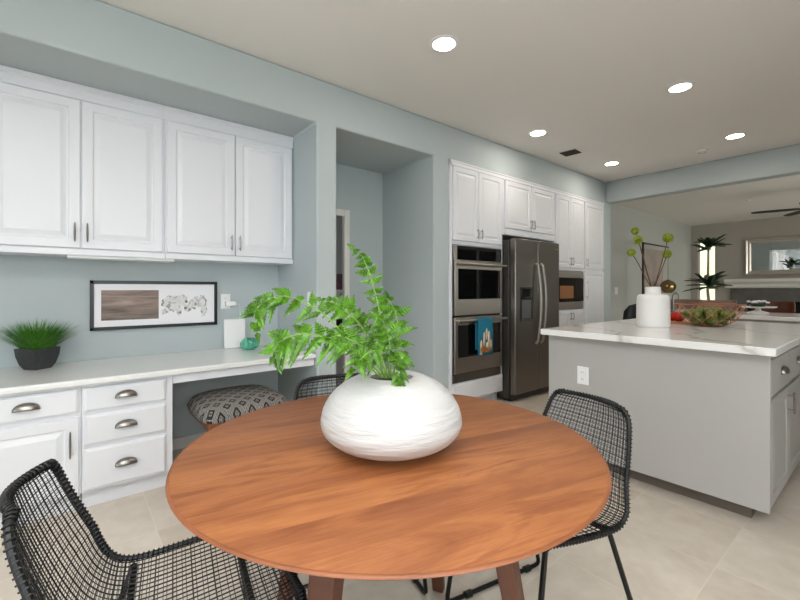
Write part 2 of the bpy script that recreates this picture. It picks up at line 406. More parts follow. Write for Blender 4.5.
# door casing in the alcove (photo shows its right jamb and head)
bm = B(); bx(bm, -.79, -.772, 2.122, 2.18, 0, 1.985); bx(bm, -.79, -.772, 1.584, 2.121, 1.92, 1.985)
struct('trim_1', bm, M['trim'], bevel=.004)
bm = B(); bx(bm, -.72, -.705, -1.7, 1.414, 0, .085)
struct('baseboard_niche', bm, M['trim'], bevel=.003)
bm = B(); bx(bm, -.79, -.777, 2.18, 2.6, 0, .085); bx(bm, -.79, 0, 2.587, 2.6, 0, .085); bx(bm, 0, .012, 2.61, 2.79, 0, .085); bx(bm, 0, .012, 1.42, 1.575, 0, .085)
struct('baseboard_alcove', bm, M['trim'], bevel=.003)
bm = B(); bx(bm, -.58, -.567, 6.2, YE, 0, .09); bx(bm, -.58, .2, YE-.013, YE, 0, .09)
struct('baseboard_family', bm, M['trim'], bevel=.003)

# ------------------------------------------------------------------ what stands outside the windows
tag(obj('garden_wall', boxm(-3, 1.2, 13.6, 13.75, -.1, 2.6), M['stucco']), 'sunlit cream garden wall outside the narrow end window', 'wall')
random.seed(3)
bm = B()
for i in range(160):
    y = random.uniform(6.2, 11.8); z = random.uniform(0, 2.0); x = 7.2+random.uniform(-.4, .5)
    r = random.uniform(.16, .34); ball(bm, (x, y, z), r, r, r*.9, n=4)
hg = tag(obj('garden_hedge', bm, M['hedge']), 'leafy green hedge outside the family room window', 'hedge'); hg['kind'] = 'stuff'
tag(obj('garden_ground', boxm(5.4, 14, -8, 14, -.15, -.05), mat('garden_ground_green', rgb(120, 130, 96), .9, var=(3, .2))), 'garden ground outside the right-hand windows', 'ground')['kind'] = 'structure'
tag(obj('patio_ground', boxm(-4, 5.4, -9, -3.2, -.15, -.05), mat('patio_concrete', rgb(190, 186, 178), .9, var=(3, .1))), 'patio ground outside the sliding door', 'ground')['kind'] = 'structure'

# ------------------------------------------------------------------ cabinets
RAISED = [(0, 0), (0, .016), (.003, .019), (.052, .019), (.058, .010), (.066, .010), (.092, .017)]
NARROW = [(0, 0), (0, .016), (.003, .019), (.045, .019), (.050, .010), (.057, .010), (.078, .017)]
SLAB = [(0, 0), (0, .012), (.007, .016), (.013, .019)]
def front(name, x, y0, y1, z0, z1, m, parent, prof=RAISED, bev=0):
    bm = B(); rectprof(bm, (x, y0, z0), (0, 1, 0), (0, 0, 1), (1, 0, 0), y1-y0, z1-z0, prof)
    return obj(name, bm, m, parent, smooth=False)
def barpull(x, y, z0, z1, parent, r=.0045):
    bm = B(); zc = (z0+z1)/2; h = (z1-z0)/2
    tube(bm, [(x+.028-.006*abs(k)**2, y, zc+h*k) for k in (-1, -.8, -.5, 0, .5, .8, 1)], r, 8, rr=[r*.7, r, r*1.1, r*1.25, r*1.1, r, r*.7])
    for k in (-.68, .68): tube(bm, [(x, y, zc+h*k), (x+.027, y, zc+h*k)], r*.9, 8)
    return obj('handle', bm, M['nickel'], parent)
def cuppull(x, y, z, parent, W=.054, H=.036, D=.030):
    bm = B(); n = 14; k = 7; rows = []
    for j in range(k+1):
        b = (PI/2)*j/k
        rows.append([bm.verts.new((x+D*math.sin(b)*math.sin(PI*i/n)**.6+.001, y-W*math.cos(PI*i/n), z-.012+(H*math.cos(b)+.004)*math.sin(PI*i/n)**.8+.008)) for i in range(n+1)])
    for a, b in zip(rows, rows[1:]):
        for i in range(n): bm.faces.new((a[i], a[i+1], b[i+1], b[i]))
    bmesh.ops.remove_doubles(bm, verts=bm.verts, dist=1e-5)
    o = obj('cup_pull', bm, M['nickel'], parent); md = o.modifiers.new('t', 'SOLIDIFY'); md.thickness = .003
    return o
# --- upper cabinets over the desk
def upper(label, y0, y1, ym, hz):
    t = thing('wall_cabinet', label, 'cabinet', (0, 0, 0), 0, 'white wall cabinets over the desk')
    obj('carcass', boxm(-.718, -.42, y0, y1, 1.405, 2.43), M['white'], t, bevel=.002)
    bm = B(); prism(bm, [(-.42, 2.34), (-.412, 2.34), (-.412, 2.395), (-.402, 2.405), (-.402, 2.428), (-.42, 2.428)], lambda p: (p[0], y0, p[1]), lambda p: (p[0], y1, p[1]))
    obj('crown_moulding', bm, M['white'], t, smooth=False)
    obj('light_rail', boxm(-.42, -.405, y0, y1, 1.403, 1.44), M['white'], t, bevel=.003)
    for a, b, hy in ((y0+.012, ym-.0035, ym-.03), (ym+.0035, y1-.014, ym+.03)):
        d = front('door', -.42, a, b, 1.446, 2.335, M['white'], t)
        barpull(-.401, hy, 1.482, 1.595, d)
    return t
upper('white two-door wall cabinet at the left edge, above the potted grass', -.385, .4985, .056, 0)
upper('white two-door wall cabinet at the right end, above the framed picture', .4995, 1.412, .956, 0)
tag(obj('under_cabinet_light', boxm(-.60, -.43, -.01, .56, 1.388, 1.404), M['plastic'], bevel=.003), 'flat white light bar under the left wall cabinet', 'light')
# --- desk base cabinets
def base_cab(label, y0, y1):
    t = thing('base_cabinet', label, 'cabinet', (0, 0, 0), 0, 'white base cabinets under the desk top')
    obj('carcass', boxm(-.70, -.06, y0, y1, .105, .685), M['white'], t, bevel=.002)
    obj('toe_kick', boxm(-.68, -.125, y0+.002, y1-.002, 0, .106), M['white'], t)
    return t
t = base_cab('white base cabinet with one drawer over a panelled door, below the potted grass', -.53, .0505)
d = front('drawer', -.06, -.49, .040, .540, .668, M['white'], t, SLAB); cuppull(-.041, -.165, .598, d)
d = front('door', -.06, -.49, .040, .118, .518, M['white'], t); barpull(-.041, .004, .315, .455, d, .0045)
t = base_cab('white base cabinet of three stacked drawers beside the knee space', .0515, .484)
for z0, z1 in ((.540, .668), (.358, .520), (.118, .338)):
    d = front('drawer', -.06, .062, .448, z0, z1, M['white'], t, SLAB); cuppull(-.041, .25, z0+(z1-z0)*.46, d)
t = thing('desk_worktop', 'long white desk top with rounded front edge along the niche', 'worktop')
obj('slab', boxm(-.718, .0, -.75, 1.410, .69, .725), M['desktop'], t, bevel=.010, seg=4)
obj('apron', boxm(-.06, -.035, .4845, 1.410, .635, .690), M['white'], t, bevel=.003)

# --- kitchen wall of tall units
def pairdoors(t, y0, ym, y1, z0, z1, hz, prof=NARROW):
    for a, b, hy in ((y0, ym-.003, ym-.03), (ym+.003, y1, ym+.03)):
        d = front('door', .0, a, b, z0, z1, M['white'], t, prof); barpull(.019, hy, hz[0], hz[1], d)
t = thing('oven_cabinet', 'tall white cabinet housing the double wall oven', 'cabinet', (0, 0, 0), 0, 'white kitchen wall units')
bm = B(); bx(bm, -.64, 0, 2.798, 2.832, .105, 2.425); bx(bm, -.64, 0, 3.575, 3.612, .105, 2.425); bx(bm, -.64, 0, 2.832, 3.575, 1.63, 2.425); bx(bm, -.64, 0, 2.832, 3.575, .105, .29); bx(bm, -.66, -.62, 2.8, 3.61, .105, 2.425)
obj('carcass', bm, M['white'], t, bevel=.002)
obj('toe_kick', boxm(-.62, -.07, 2.80, 3.61, 0, .106), M['white'], t)
pairdoors(t, 2.832, 3.205, 3.585, 1.668, 2.375, (1.70, 1.80))
front('drawer', 0, 2.826, 3.6, .112, .285, M['white'], t, SLAB)
t = thing('fridge_cabinet', 'white two-door cabinet above the dark fridge', 'cabinet', (0, 0, 0), 0, 'white kitchen wall units')
obj('carcass', boxm(-.64, 0, 3.614, 4.648, 1.785, 2.425), M['white'], t, bevel=.002)
pairdoors(t, 3.645, 4.135, 4.615, 1.862, 2.372, (1.88, 1.99))
obj('valance', boxm(0, .012, 3.64, 4.62, 1.79, 1.842), M['white'], t, bevel=.003)
t = thing('microwave_cabinet', 'white two-door wall unit above the built-in microwave', 'cabinet', (0, 0, 0), 0, 'white kitchen wall units')
bm = B(); bx(bm, -.64, 0, 4.65, 5.372, 1.435, 2.425); bx(bm, -.64, 0, 4.65, 4.70, .94, 1.435); bx(bm, -.64, 0, 5.345, 5.372, .94, 1.435); bx(bm, -.66, -.62, 4.66, 5.37, .94, 1.5)
obj('carcass', bm, M['white'], t, bevel=.002)
pairdoors(t, 4.665, 5.012, 5.36, 1.475, 2.372, (1.50, 1.61))
t = thing('base_cabinet', 'white two-door base cabinet under the built-in microwave', 'cabinet', (0, 0, 0), 0, 'white kitchen wall units')
obj('carcass', boxm(-.64, 0, 4.65, 5.372, .105, .938), M['white'], t, bevel=.002)
obj('toe_kick', boxm(-.62, -.07, 4.652, 5.37, 0, .106), M['white'], t)
pairdoors(t, 4.665, 5.012, 5.36, .12, .925, (.80, .90))
t = thing('pantry_cabinet', 'tall narrow white pantry unit at the end of the run', 'cabinet', (0, 0, 0), 0, 'white kitchen wall units')
obj('carcass', boxm(-.64, 0, 5.374, 5.946, .105, 2.425), M['white'], t, bevel=.002)
obj('toe_kick', boxm(-.62, -.07, 5.376, 5.944, 0, .106), M['white'], t)
d = front('door', 0, 5.386, 5.93, 1.475, 2.372, M['white'], t); barpull(.019, 5.42, 1.50, 1.61, d)
d = front('door', 0, 5.386, 5.93, .12, 1.445, M['white'], t); barpull(.019, 5.42, 1.05, 1.33, d)
bm = B(); bx(bm, 0, .014, 2.798, 5.948, 2.380, 2.43); bx(bm, 0, .02, 2.798, 5.948, 2.412, 2.43)
bx(bm, 0, .014, 2.798, 2.826, .0, 2.41)
struct('trim_2', bm, M['white'], bevel=.003)

# --- double wall oven
t = thing('double_wall_oven', 'stainless double wall oven with two dark glass doors', 'oven')
obj('body', boxm(-.60, .0, 2.836, 3.571, .294, 1.626), M['black'], t)
cp = obj('control_panel', boxm(0, .022, 2.840, 3.567, 1.475, 1.622), M['steel'], t, bevel=.003)
obj('display', boxm(.022, .024, 2.885, 3.562, 1.482, 1.616), M['bglass'], cp)
def oven_door(z0, z1, ztop):
    d = obj('oven_door', boxm(.0, .035, 2.840, 3.567, z0, z1), M['steel'], t, bevel=.004)
    obj('door_glass', boxm(.035, .038, 2.885, 3.53, z0+.155, z1-.075), M['bglass'], d)
    bm = B(); tube(bm, [(.082, 2.835, z1-.03), (.082, 3.572, z1-.03)], .0135, 12)
    for y in (2.87, 3.537): tube(bm, [(.03, y, z1-.03), (.082, y, z1-.03)], .011, 10)
    obj('oven_handle', bm, M['steel'], d)
oven_door(.945, 1.470, 0); oven_door(.385, .925, 0)
obj('bottom_vent', boxm(0, .012, 2.840, 3.567, .30, .372), M['dsteel'], t, bevel=.002)
# towel over the lower handle
t = thing('tea_towel', 'teal printed tea towel over the lower oven handle', 'towel')
bm = B()
hz = .925-.03
pathf = [(.1005, .545), (.1005, .65), (.1005, .80), (.1005, .88)] + [(.082+.0185*math.cos(a), hz+.0185*math.sin(a)) for a in [PI*i/6 for i in range(7)]] + [(.0635, .86), (.0635, .72), (.0635, .60)]
ny = 12; rows = []
for i, (x, z) in enumerate(pathf):
    rows.append([bm.verts.new((x+.0012*math.sin(j*1.9+z*9), 3.095+.232*j/ny, z)) for j in range(ny+1)])
for a, b in zip(rows, rows[1:]):
    for j in range(ny): bm.faces.new((a[j], a[j+1], b[j+1], b[j]))
tw = obj('cloth', bm, M['teal'], t); md = tw.modifiers.new('t', 'SOLIDIFY'); md.thickness = .003
bm = B()
def poly(bm, pts, x): bm.faces.new([bm.verts.new((x, p[0], p[1])) for p in pts])
for y, z, ry, rz in ((3.185, .70, .016, .075), (3.222, .755, .014, .06), (3.258, .70, .018, .085), (3.23, .625, .020, .05), (3.29, .64, .011, .06)):
    poly(bm, [(y+ry*math.cos(a), z+rz*math.sin(a)) for a in [2*PI*k/14 for k in range(14)]], .1045)
poly(bm, [(3.125, .555), (3.155, .555), (3.155, .68), (3.14, .70), (3.125, .67)], .1044)
o = obj('print', bm, M['cream'], tw); md = o.modifiers.new('t', 'SOLIDIFY'); md.thickness = .0008; md.offset = 0
bm = B()
for y, z, r in ((3.15, .60, .022), (3.178, .605, .020), (3.205, .60, .021), (3.24, .60, .02), (3.272, .60, .018)):
    poly(bm, [(y+r*math.cos(a)*(1+.2*math.sin(3*a)), z+1.4*r*math.sin(a)) for a in [2*PI*k/10 for k in range(10)]], .1053)
o = obj('print', bm, M['rust'], tw); md = o.modifiers.new('t', 'SOLIDIFY'); md.thickness = .0008; md.offset = 0

# --- fridge
t = thing('refrigerator', 'dark stainless side-by-side refrigerator with ice dispenser', 'refrigerator')
obj('cabinet_body', boxm(-.62, .075, 3.628, 4.50, .03, 1.725), M['fside'], t, bevel=.006)
obj('kick_grille', boxm(.0, .09, 3.635, 4.495, .01, .075), M['black'], t)
def fdoor(y0, y1):
    return obj('fridge_door', boxm(.082, .155, y0, y1, .085, 1.738), M['dsteel'], t, bevel=.012, seg=3)
dl = fdoor(3.632, 4.046); dr = fdoor(4.054, 4.496)
def fhandle(y, p):
    bm = B(); pts = [(.157, y, .60), (.185, y, .63)] + [(.190+.034*math.sin(PI*k/12), y, .66+.77*k/12) for k in range(13)] + [(.185, y, 1.46), (.157, y, 1.48)]
    tube(bm, pts, .014, 10); obj('fridge_handle', bm, M['steel'], p)
fhandle(4.005, dl); fhandle(4.10, dr)
bm = B(); rectprof(bm, (.155, 3.715, .855), (0, 1, 0), (0, 0, 1), (1, 0, 0), .22, .365, [(0, 0), (0, .004), (.012, .004), (.016, .0005)])
dp = obj('water_dispenser', bm, M['black'], dl, smooth=False)
obj('dispenser_panel', boxm(.1562, .162, 3.735, 3.917, 1.09, 1.20), M['bglass'], dp, bevel=.002)
obj('dispenser_recess', boxm(.1556, .158, 3.742, 3.91, .885, 1.08), mat('dispenser_grey', rgb(112, 112, 114), .3, .6), dp)
obj('dispenser_tray', boxm(.156, .172, 3.73, 3.92, .862, .882), M['dsteel'], dp, bevel=.002)
obj('badge', boxm(.155, .157, 4.415, 4.46, 1.655, 1.667), M['steel'], dr)
# --- microwave
t = thing('microwave_oven', 'built-in microwave with stainless trim bands', 'microwave')
obj('body', boxm(-.55, 0, 4.704, 5.341, .946, 1.43), M['black'], t)
obj('trim_band', boxm(0, .02, 4.704, 5.341, 1.345, 1.43), M['steel'], t, bevel=.002)
obj('trim_band', boxm(0, .02, 4.704, 5.341, .946, 1.035), M['steel'], t, bevel=.002)
obj('microwave_door', boxm(0, .022, 4.704, 5.15, 1.038, 1.342), M['bglass'], t, bevel=.002)
obj('control_panel', boxm(0, .021, 5.155, 5.341, 1.038, 1.342), M['bglass'], t, bevel=.002)
obj('door_window', boxm(.022, .024, 4.74, 5.07, 1.08, 1.24), mat('microwave_reflection', rgb(150, 104, 72), .15), t)  # brown reflection painted into the colour of the window pane

# ------------------------------------------------------------------ island
IX0, IX1, IY0, IY1 = 1.125, 2.30, 2.653, 4.48
t = thing('kitchen_island', 'long grey kitchen island with plain end panel', 'island')
obj('end_panel', boxm(IX0-.005, IX1+.002, IY0, IY0+.022, .10, .878), M['island'], t, bevel=.003)
obj('carcass', boxm(IX0, IX1-.02, IY0+.022, IY1, .10, .878), M['island'], t)
obj('toe_kick', boxm(IX0+.07, IX1-.09, IY0+.12, IY1-.05, 0, .101), mat('island_toe_brown', rgb(118, 106, 96), .6), t)
for y0 in (2.700, 3.205, 3.71):
    d = front('drawer', IX1-.02, y0, y0+.495, .665, .845, M['island'], t, [(0, 0), (0, .016), (.004, .020)]); cuppull(IX1+.0, y0+.30, .75, d)
    d = front('door', IX1-.02, y0, y0+.495, .112, .640, M['island'], t, RAISED)
    bm = B(); y = y0+.455; tube(bm, [(IX1+.028, y, .50), (IX1+.028, y, .62)], .006, 8)
    for z in (.52, .60): tube(bm, [(IX1-.002, y, z), (IX1+.03, y, z)], .005, 8)
    obj('handle', bm, M['nickel'], d)
t = tag(obj('island_worktop', boxm(1.102, 2.335, 2.576, 4.545, .88, .92), M['quartz'], bevel=.004), 'white veined quartz worktop on the grey island', 'worktop')
def outlet(label, loc, u, v, n, cat='outlet', w_=.075, h=.118):
    t = thing('wall_outlet', label, cat)
    bm = B(); u, v, n, loc = Vector(u), Vector(v), Vector(n), Vector(loc)
    rectprof(bm, loc-u*w_/2-v*h/2, u, v, n, w_, h, [(0, 0), (0, .004), (.004, .007)]); obj('cover_plate', bm, M['plastic'], t, smooth=False)
    for k in (-1, 1):
        bm = B(); rectprof(bm, loc+v*(.023*k)-u*.015-v*.014+n*.0065, u, v, n, .03, .028, [(0, 0), (.002, .003)]); r = obj('socket', bm, M['plastic'], t, smooth=False)
        bm = B()
        for q in (-1, 1):
            rectprof(bm, loc+v*(.023*k+.001)+u*(.0055*q-.0012)-v*.004+n*.0092, u, v, n, .0024, .008, [(0, 0), (0, .0005)])
        obj('slot', bm, M['black'], r, smooth=False)
    return t
outlet('white power outlet on the grey island end panel', (1.37, 2.653, .625), (1, 0, 0), (0, 0, 1), (0, -1, 0))
outlet('white power outlet beside the black picture frame', (-.72, .975, 1.10), (0, 1, 0), (0, 0, 1), (1, 0, 0))
t = thing('plug_adapter', 'white plug-in power adapter standing out of the outlet beside the picture', 'adapter')
obj('adapter_body', boxm(-.709, -.67, .965, 1.045, 1.065, 1.10), M['plastic'], t, bevel=.006)
bm = B(); tube(bm, [(-.69, 1.045, 1.08), (-.69, 1.075, 1.075), (-.70, 1.085, 1.0), (-.705, 1.08, .90), (-.70, 1.06, .80)], .0022, 6); obj('cord', bm, M['plastic'], t)
t = thing('light_switch', 'white light switch on the niche side wall above the desk end', 'switch')
bm = B(); rectprof(bm, (-.145, 1.414, 1.06), (1, 0, 0), (0, 0, 1), (0, -1, 0), .075, .118, [(0, 0), (0, .004), (.004, .007)]); obj('cover_plate', bm, M['plastic'], t, smooth=False)
obj('rocker', boxm(-.125, -.09, 1.404, 1.408, 1.085, 1.155), M['plastic'], t, bevel=.002)
t = thing('light_switch', 'white light switch on the family room wall past the pantry', 'switch')
bm = B(); rectprof(bm, (-.58, 7.67, 1.10), (0, 1, 0), (0, 0, 1), (1, 0, 0), .12, .13, [(0, 0), (0, .004), (.004, .008)]); obj('cover_plate', bm, M['plastic'], t, smooth=False)
obj('rocker', boxm(-.573, -.568, 7.70, 7.76, 1.13, 1.20), M['plastic'], t, bevel=.002)

# ------------------------------------------------------------------ dining table
AX = math.radians(26)                       # chair and grain axis, measured across the view
ax = room(math.cos(AX), math.sin(AX)) - room(0, 0); ax.normalize()
RZ = math.atan2(ax.y, ax.x)
TC = room(-.027, 1.238)
t = thing('dining_table', 'round wooden dining table with splayed legs', 'table', (TC.x, TC.y, 0), RZ-PI/2)
bm = B(); R = .594
lathe(bm, [(0, .7225), (.50, .7225), (R-.02, .727), (R-.006, .7445), (R-.0065, .745), (0, .745)], 128)
top = obj('tabletop', bm, M['tabletop'], t, ang=50)
bm = B(); lathe(bm, [(R-.022, .7262), (R-.004, .737), (R, .7408), (R-.001, .7436), (R-.0055, .7455), (R-.008, .7445), (R-.022, .7262)], 128)
obj('rounded_edge', bm, mat('table_edge_wood', rgb(138, 82, 50), .45, var=(8, .2)), top, ang=50)
for k in range(4):
    a = math.radians(45+90*k) - RZ + PI/2 + (TH + math.radians(20))
    bm = B(); ca, sa = math.cos(a), math.sin(a)
    def q(r, z, w_, th):
        return [Vector((ca*(r+i)-sa*j, sa*(r+i)+ca*j, z)) for i, j in ((-th, -w_), (th, -w_), (th, w_), (-th, w_))]
    lo = [bm.verts.new(p) for p in q(.43, 0, .022, .017)]; hi = [bm.verts.new(p) for p in q(.30, .722, .038, .030)]
    bm.faces.new(lo[::-1]); bm.faces.new(hi)
    for i in range(4): bm.faces.new((lo[i], lo[(i+1) % 4], hi[(i+1) % 4], hi[i]))
    obj('leg', bm, M['tablewoodd'], t, bevel=.006)
bm = B()
for k in range(2):
    a = math.radians(45+90*k) - RZ + PI/2 + (TH + math.radians(20)); bx(bm, -.30, .30, -.03, .03, .672, .722, Matrix.Rotation(a, 4, 'Z'))
obj('cross_rail', bm, M['tablewoodd'], t)

# ------------------------------------------------------------------ wire chairs
def shell(u, v):
    """u in -1..1 across, v in 0..1 from seat front to back top; local +y is the back"""
    prof = [(-.265, .452), (-.20, .447), (-.05, .432), (.07, .424), (.130, .432), (.178, .466), (.215, .53), (.252, .62), (.282, .705), (.302, .778)]
    n = len(prof)-1; f = min(v*n, n-1e-6); i = int(f); tt = f-i
    def g(i): return prof[max(0, min(n, i))]
    p0, p1, p2, p3 = g(i-1), g(i), g(i+1), g(i+2)
    def cr(k): return .5*((2*p1[k])+(-p0[k]+p2[k])*tt+(2*p0[k]-5*p1[k]+4*p2[k]-p3[k])*tt**2+(-p0[k]+3*p1[k]-3*p2[k]+p3[k])*tt**3)
    y, z = cr(0), cr(1)
    hw = .232 - .012*abs(v-.45) - (.062*max(0, (v-.55)/.45)) - .012*max(0, (.2-v)/.2)
    # rounded outer corners
    e = .10
    if v > 1-e: hw -= .046*(1-math.sqrt(max(0, 1-((v-1+e)/e)**2)))
    if v < e*.7: hw -= .05*(1-math.sqrt(max(0, 1-((e*.7-v)/(e*.7))**2)))
    curve = u*u
    up = .018*curve*(1 if v < .5 else 1-(v-.5)*1.6)
    fwd = -.035*curve*max(0, min(1, (v-.45)/.25))
    return Vector((u*hw, y+fwd, z+up))
def make_chair(label):
    t = thing('wire_dining_chair', label, 'chair', (0, 0, 0), 0, 'black wire chairs around the table')
    # rim: thick wrapped edge
    bm = B(); path = []
    for k in range(60): path.append(shell(-1, k/59))
    for k in range(1, 26): path.append(shell(-1+2*k/26, 1))
    for k in range(60): path.append(shell(1, 1-k/59))
    for k in range(1, 26): path.append(shell(1-2*k/26, 0))
    tube(bm, path, .0075, 8, closed=True)
    # cord wrapping on the rim
    L = []; acc = 0; N = len(path)
    for i in range(N):
        a, b = path[i], path[(i+1) % N]; seglen = (b-a).length; k = 0
        while acc < seglen:
            L.append((a.lerp(b, acc/seglen), (b-a).normalized())); acc += .0125
        acc -= seglen
    for p, d in L:
        o_ = d.orthogonal().normalized(); w2 = d.cross(o_)
        tube(bm, [p+(o_*math.cos(x)+w2*math.sin(x))*.0092 + d*.003*math.sin(x*.5) for x in [2*PI*j/8 for j in range(8)]], .0022, 4, closed=True)
    obj('wrapped_rim', bm, M['wire'], t)
    # woven grid: double layer of thin strands
    bm = B()
    def strand(pts, r): tube(bm, pts, r, 4, cap=False)
    for lay, off in ((0, 0), (1, .004)):
        nu, nv = 28, 52
        for i in range(1, nu):
            u = -1+2*(i+.5*lay)/nu
            if u > .99: continue
            r = .0017 if (i % 2 == 0 and lay == 0) else .0009
            strand([shell(u, k/40)+Vector((0, .6*off, -off)) for k in range(41)], r)
        for j in range(1, nv):
            v = (j+.5*lay)/nv
            if v > .995: continue
            r = .0017 if (j % 2 == 0 and lay == 0) else .0009
            strand([shell(-1+2*k/14, v)+Vector((0, .6*off, -off)) for k in range(15)], r)
    obj('woven_seat', bm, M['wire'], t)
    bm = B()
    for y in (.10, -.165):
        zz = shell(0, .36).z if y > 0 else shell(0, .16).z
        pts = [Vector((x, y, zz-.012+.018*(x/.215)**2)) for x in [-.215+.43*k/10 for k in range(11)]]
        tube(bm, pts, .009, 8)
    obj('seat_bar', bm, M['rod'], t)
    for sx in (-1, 1):
        bm = B()
        f0 = Vector((sx*.205, -.165, .442)); f1 = Vector((sx*.222, -.235, .022)); r1 = Vector((sx*.236, .250, .022)); r0 = Vector((sx*.208, .10, .436))
        def rnd(a, b, c_, r=.03):
            d1 = (a-b).normalized(); d2 = (c_-b).normalized(); return [b+d1*r, b+d1*r*.4+d2*r*.1, b+d2*r*.4+d1*r*.1, b+d2*r]
        dn = Vector((0, 0, -.0135)); f1 = f1+dn; r1 = r1+dn
        pts = [f0]+rnd(f0, f1, r1)+rnd(f1, r1, r0)+[r0]
        tube(bm, pts, .0085, 8)
        lg = obj('sled_leg', bm, M['rod'], t)
        for k in (.18, .82):
            p = f1.lerp(r1, k); q_ = f1.lerp(r1, k+.06); bm = B(); tube(bm, [p, q_], .0135, 10)
            for vv in bm.verts: vv.co.z = max(vv.co.z, 0.0)
            obj('glide', bm, M['black'], lg)
    bm = B(); tube(bm, [(-.228, .02, .0085), (.228, .02, .0085)], .007, 8); obj('stretcher', bm, M['rod'], t)
    return t
def zrot_for(back):   # local +y -> world direction of the chair's back
    return math.atan2(back.y, back.x) - PI/2
bk = room(-math.sin(AX), math.cos(AX)) - room(0, 0)
p = room(-.548, .996); ch = make_chair('black wire dining chair in the near left corner, half under the table'); ch.location = (p.x, p.y, 0); ch.rotation_euler[2] = zrot_for(-ax)+math.radians(3)
p = room(.484, 1.450); dup(ch, (p.x, p.y, 0), zrot_for(ax), 'black wire dining chair on the right, its back towards the grey island')
p = room(-.20, 1.70); dup(ch, (p.x, p.y, 0), zrot_for(bk), 'black wire dining chair behind the white bowl vase, mostly hidden by the table')

# ------------------------------------------------------------------ bowl vase and fern
VC = room(-.025, 1.165, .745)
t = thing('bowl_vase', 'wide white ceramic bowl vase in the middle of the dining table', 'vase', VC)
bm = B(); Rv, H = .198, .213
prof = [(0, .0), (.06, .0), (.085, .004)]
for k in range(1, 46):
    a = -PI/2 + PI*k/48*1.0
    zz = .084+ (.084*math.sin(a) if a < 0 else .135*math.sin(a)); rr = Rv*math.cos(a)**.86
    if zz > .006 and rr > .075: prof.append((rr, zz))
ro = .066
prof += [(.072, .209), (ro, .2085), (ro-.004, .203), (ro-.002, .19), (.10, .165), (.10, .13), (0, .13)]
lathe(bm, prof, 72, f=lambda a, r, z: r*(1+.010*math.sin(a*2+z*9)+.004*math.sin(z*230+1.5*math.sin(a*3))*math.sin(a*5+z*60)))
obj('vase_body', bm, M['ceramic'], t)
bm = B(); lathe(bm, [(0, .162), (.0995, .160)], 40); obj('soil', bm, M['soil'], t)

random.seed(11)
def leaflet(bm, base, d, up, L, W, droop=.25, serr=True):
    d = d.normalized(); side = d.cross(up).normalized(); nrm = side.cross(d).normalized()
    n = 14 if serr else 9; mid = []; lf = []; rt = []
    for i in range(n+1):
        s = i/n
        c = base + d*(L*s) - Vector((0, 0, 1))*(droop*L*s*s)
        wd = W*1.15*(min(1, s/.22)**.7)*(1-max(0, (s-.22)/.78))**.85 if serr else W*(math.sin(PI*min(1, s*.92+.06))**.75)*(1-.55*s)*1.25
        if serr: wd *= (1.0 if i % 2 else .66)
        if i == n: wd = 0
        mid.append(bm.verts.new(c-nrm*wd*.22))
        if i < n:
            tip = d*(L*.05 if i % 2 else 0)
            lf.append(bm.verts.new(c+side*wd*.5+tip)); rt.append(bm.verts.new(c-side*wd*.5+tip))
    for i in range(n-1):
        bm.faces.new((mid[i], mid[i+1], lf[i+1], lf[i])); bm.faces.new((mid[i], rt[i], rt[i+1], mid[i+1]))
    bm.faces.new((mid[n-1], mid[n], lf[n-1])); bm.faces.new((mid[n-1], rt[n-1], mid[n]))
fern = thing('fern', 'bright green fern with arching fronds in the white bowl vase', 'plant', VC+Vector((0, 0, .16)))
def frond(ctrl, nl, L0, start=.25, W=.024, facing=None, droop=.3):
    """ctrl: room points; leaflets in pairs along the rachis"""
    P = [Vector(c)-fern.location for c in ctrl]; n = len(P)-1
    def at(s):
        f = min(s*n, n-1e-6); i = int(f); t_ = f-i
        g = lambda k: P[max(0, min(n, k))]
        a, b, c, d = g(i-1), g(i), g(i+1), g(i+2)
        return .5*((2*b)+(-a+c)*t_+(2*a-5*b+4*c-d)*t_**2+(-a+3*b-3*c+d)*t_**3)
    bm = B(); tube(bm, [at(k/24) for k in range(25)], .002, 5, rr=[.0028*(1-.75*k/24) for k in range(25)])
    stem = obj('frond', bm, M['stem'], fern)
    bm = B(); view = (CAM-fern.location-P[n//2]).normalized() if facing is None else Vector(facing).normalized()
    for i in range(nl):
        s = start+(1-start)*(i+.5+random.uniform(-.25, .25))/nl
        p = at(s); tg = (at(min(1, s+.03))-at(max(0, s-.03))).normalized()
        upv = (view + Vector((0, 0, .35)) + Vector((random.uniform(-.25, .25), random.uniform(-.25, .25), 0))).normalized()
        sd = tg.cross(upv).normalized()
        prof = math.sin(PI*min(1, (s-start)/(1-start)*.8+.22))**.6*(1.0-.35*s)
        for k in (-1, 1):
            dirv = (sd*k*.85 + tg*.62 + Vector((random.uniform(-.2, .2), random.uniform(-.2, .2), random.uniform(-.2, .2))))
            leaflet(bm, p, dirv, (upv+Vector((random.uniform(-.35, .35), random.uniform(-.35, .35), random.uniform(-.2, .45)))).normalized(), L0*prof*random.uniform(.75, 1.25), W*1.2*random.uniform(.8, 1.2)*(.6+.4*prof), droop*random.uniform(.4, 2.2))
    leaflet(bm, at(1), (at(1)-at(.96)), view, L0*.45, W*.7, .1)
    obj('foliage', bm, M['fern'], stem)
root = lambda u, d: sight(u, 378, d)
S = sight
frond([root(384, 1.15), S(354, 346, 1.16), S(326, 316, 1.18), S(300, 301, 1.20), S(280, 296, 1.20), S(264, 302, 1.20), S(255, 314, 1.19), S(257, 332, 1.18)], 12, .080, .28, .026)
frond([root(381, 1.14), S(354, 352, 1.10), S(326, 338, 1.07), S(302, 334, 1.06), S(284, 340, 1.05), S(273, 352, 1.05), S(276, 362, 1.05)], 10, .072, .25, .025)
frond([root(390, 1.17), S(384, 335, 1.18), S(378, 305, 1.18), S(371, 278, 1.18), S(363, 258, 1.18), S(354, 249, 1.17)], 12, .060, .18, .024)
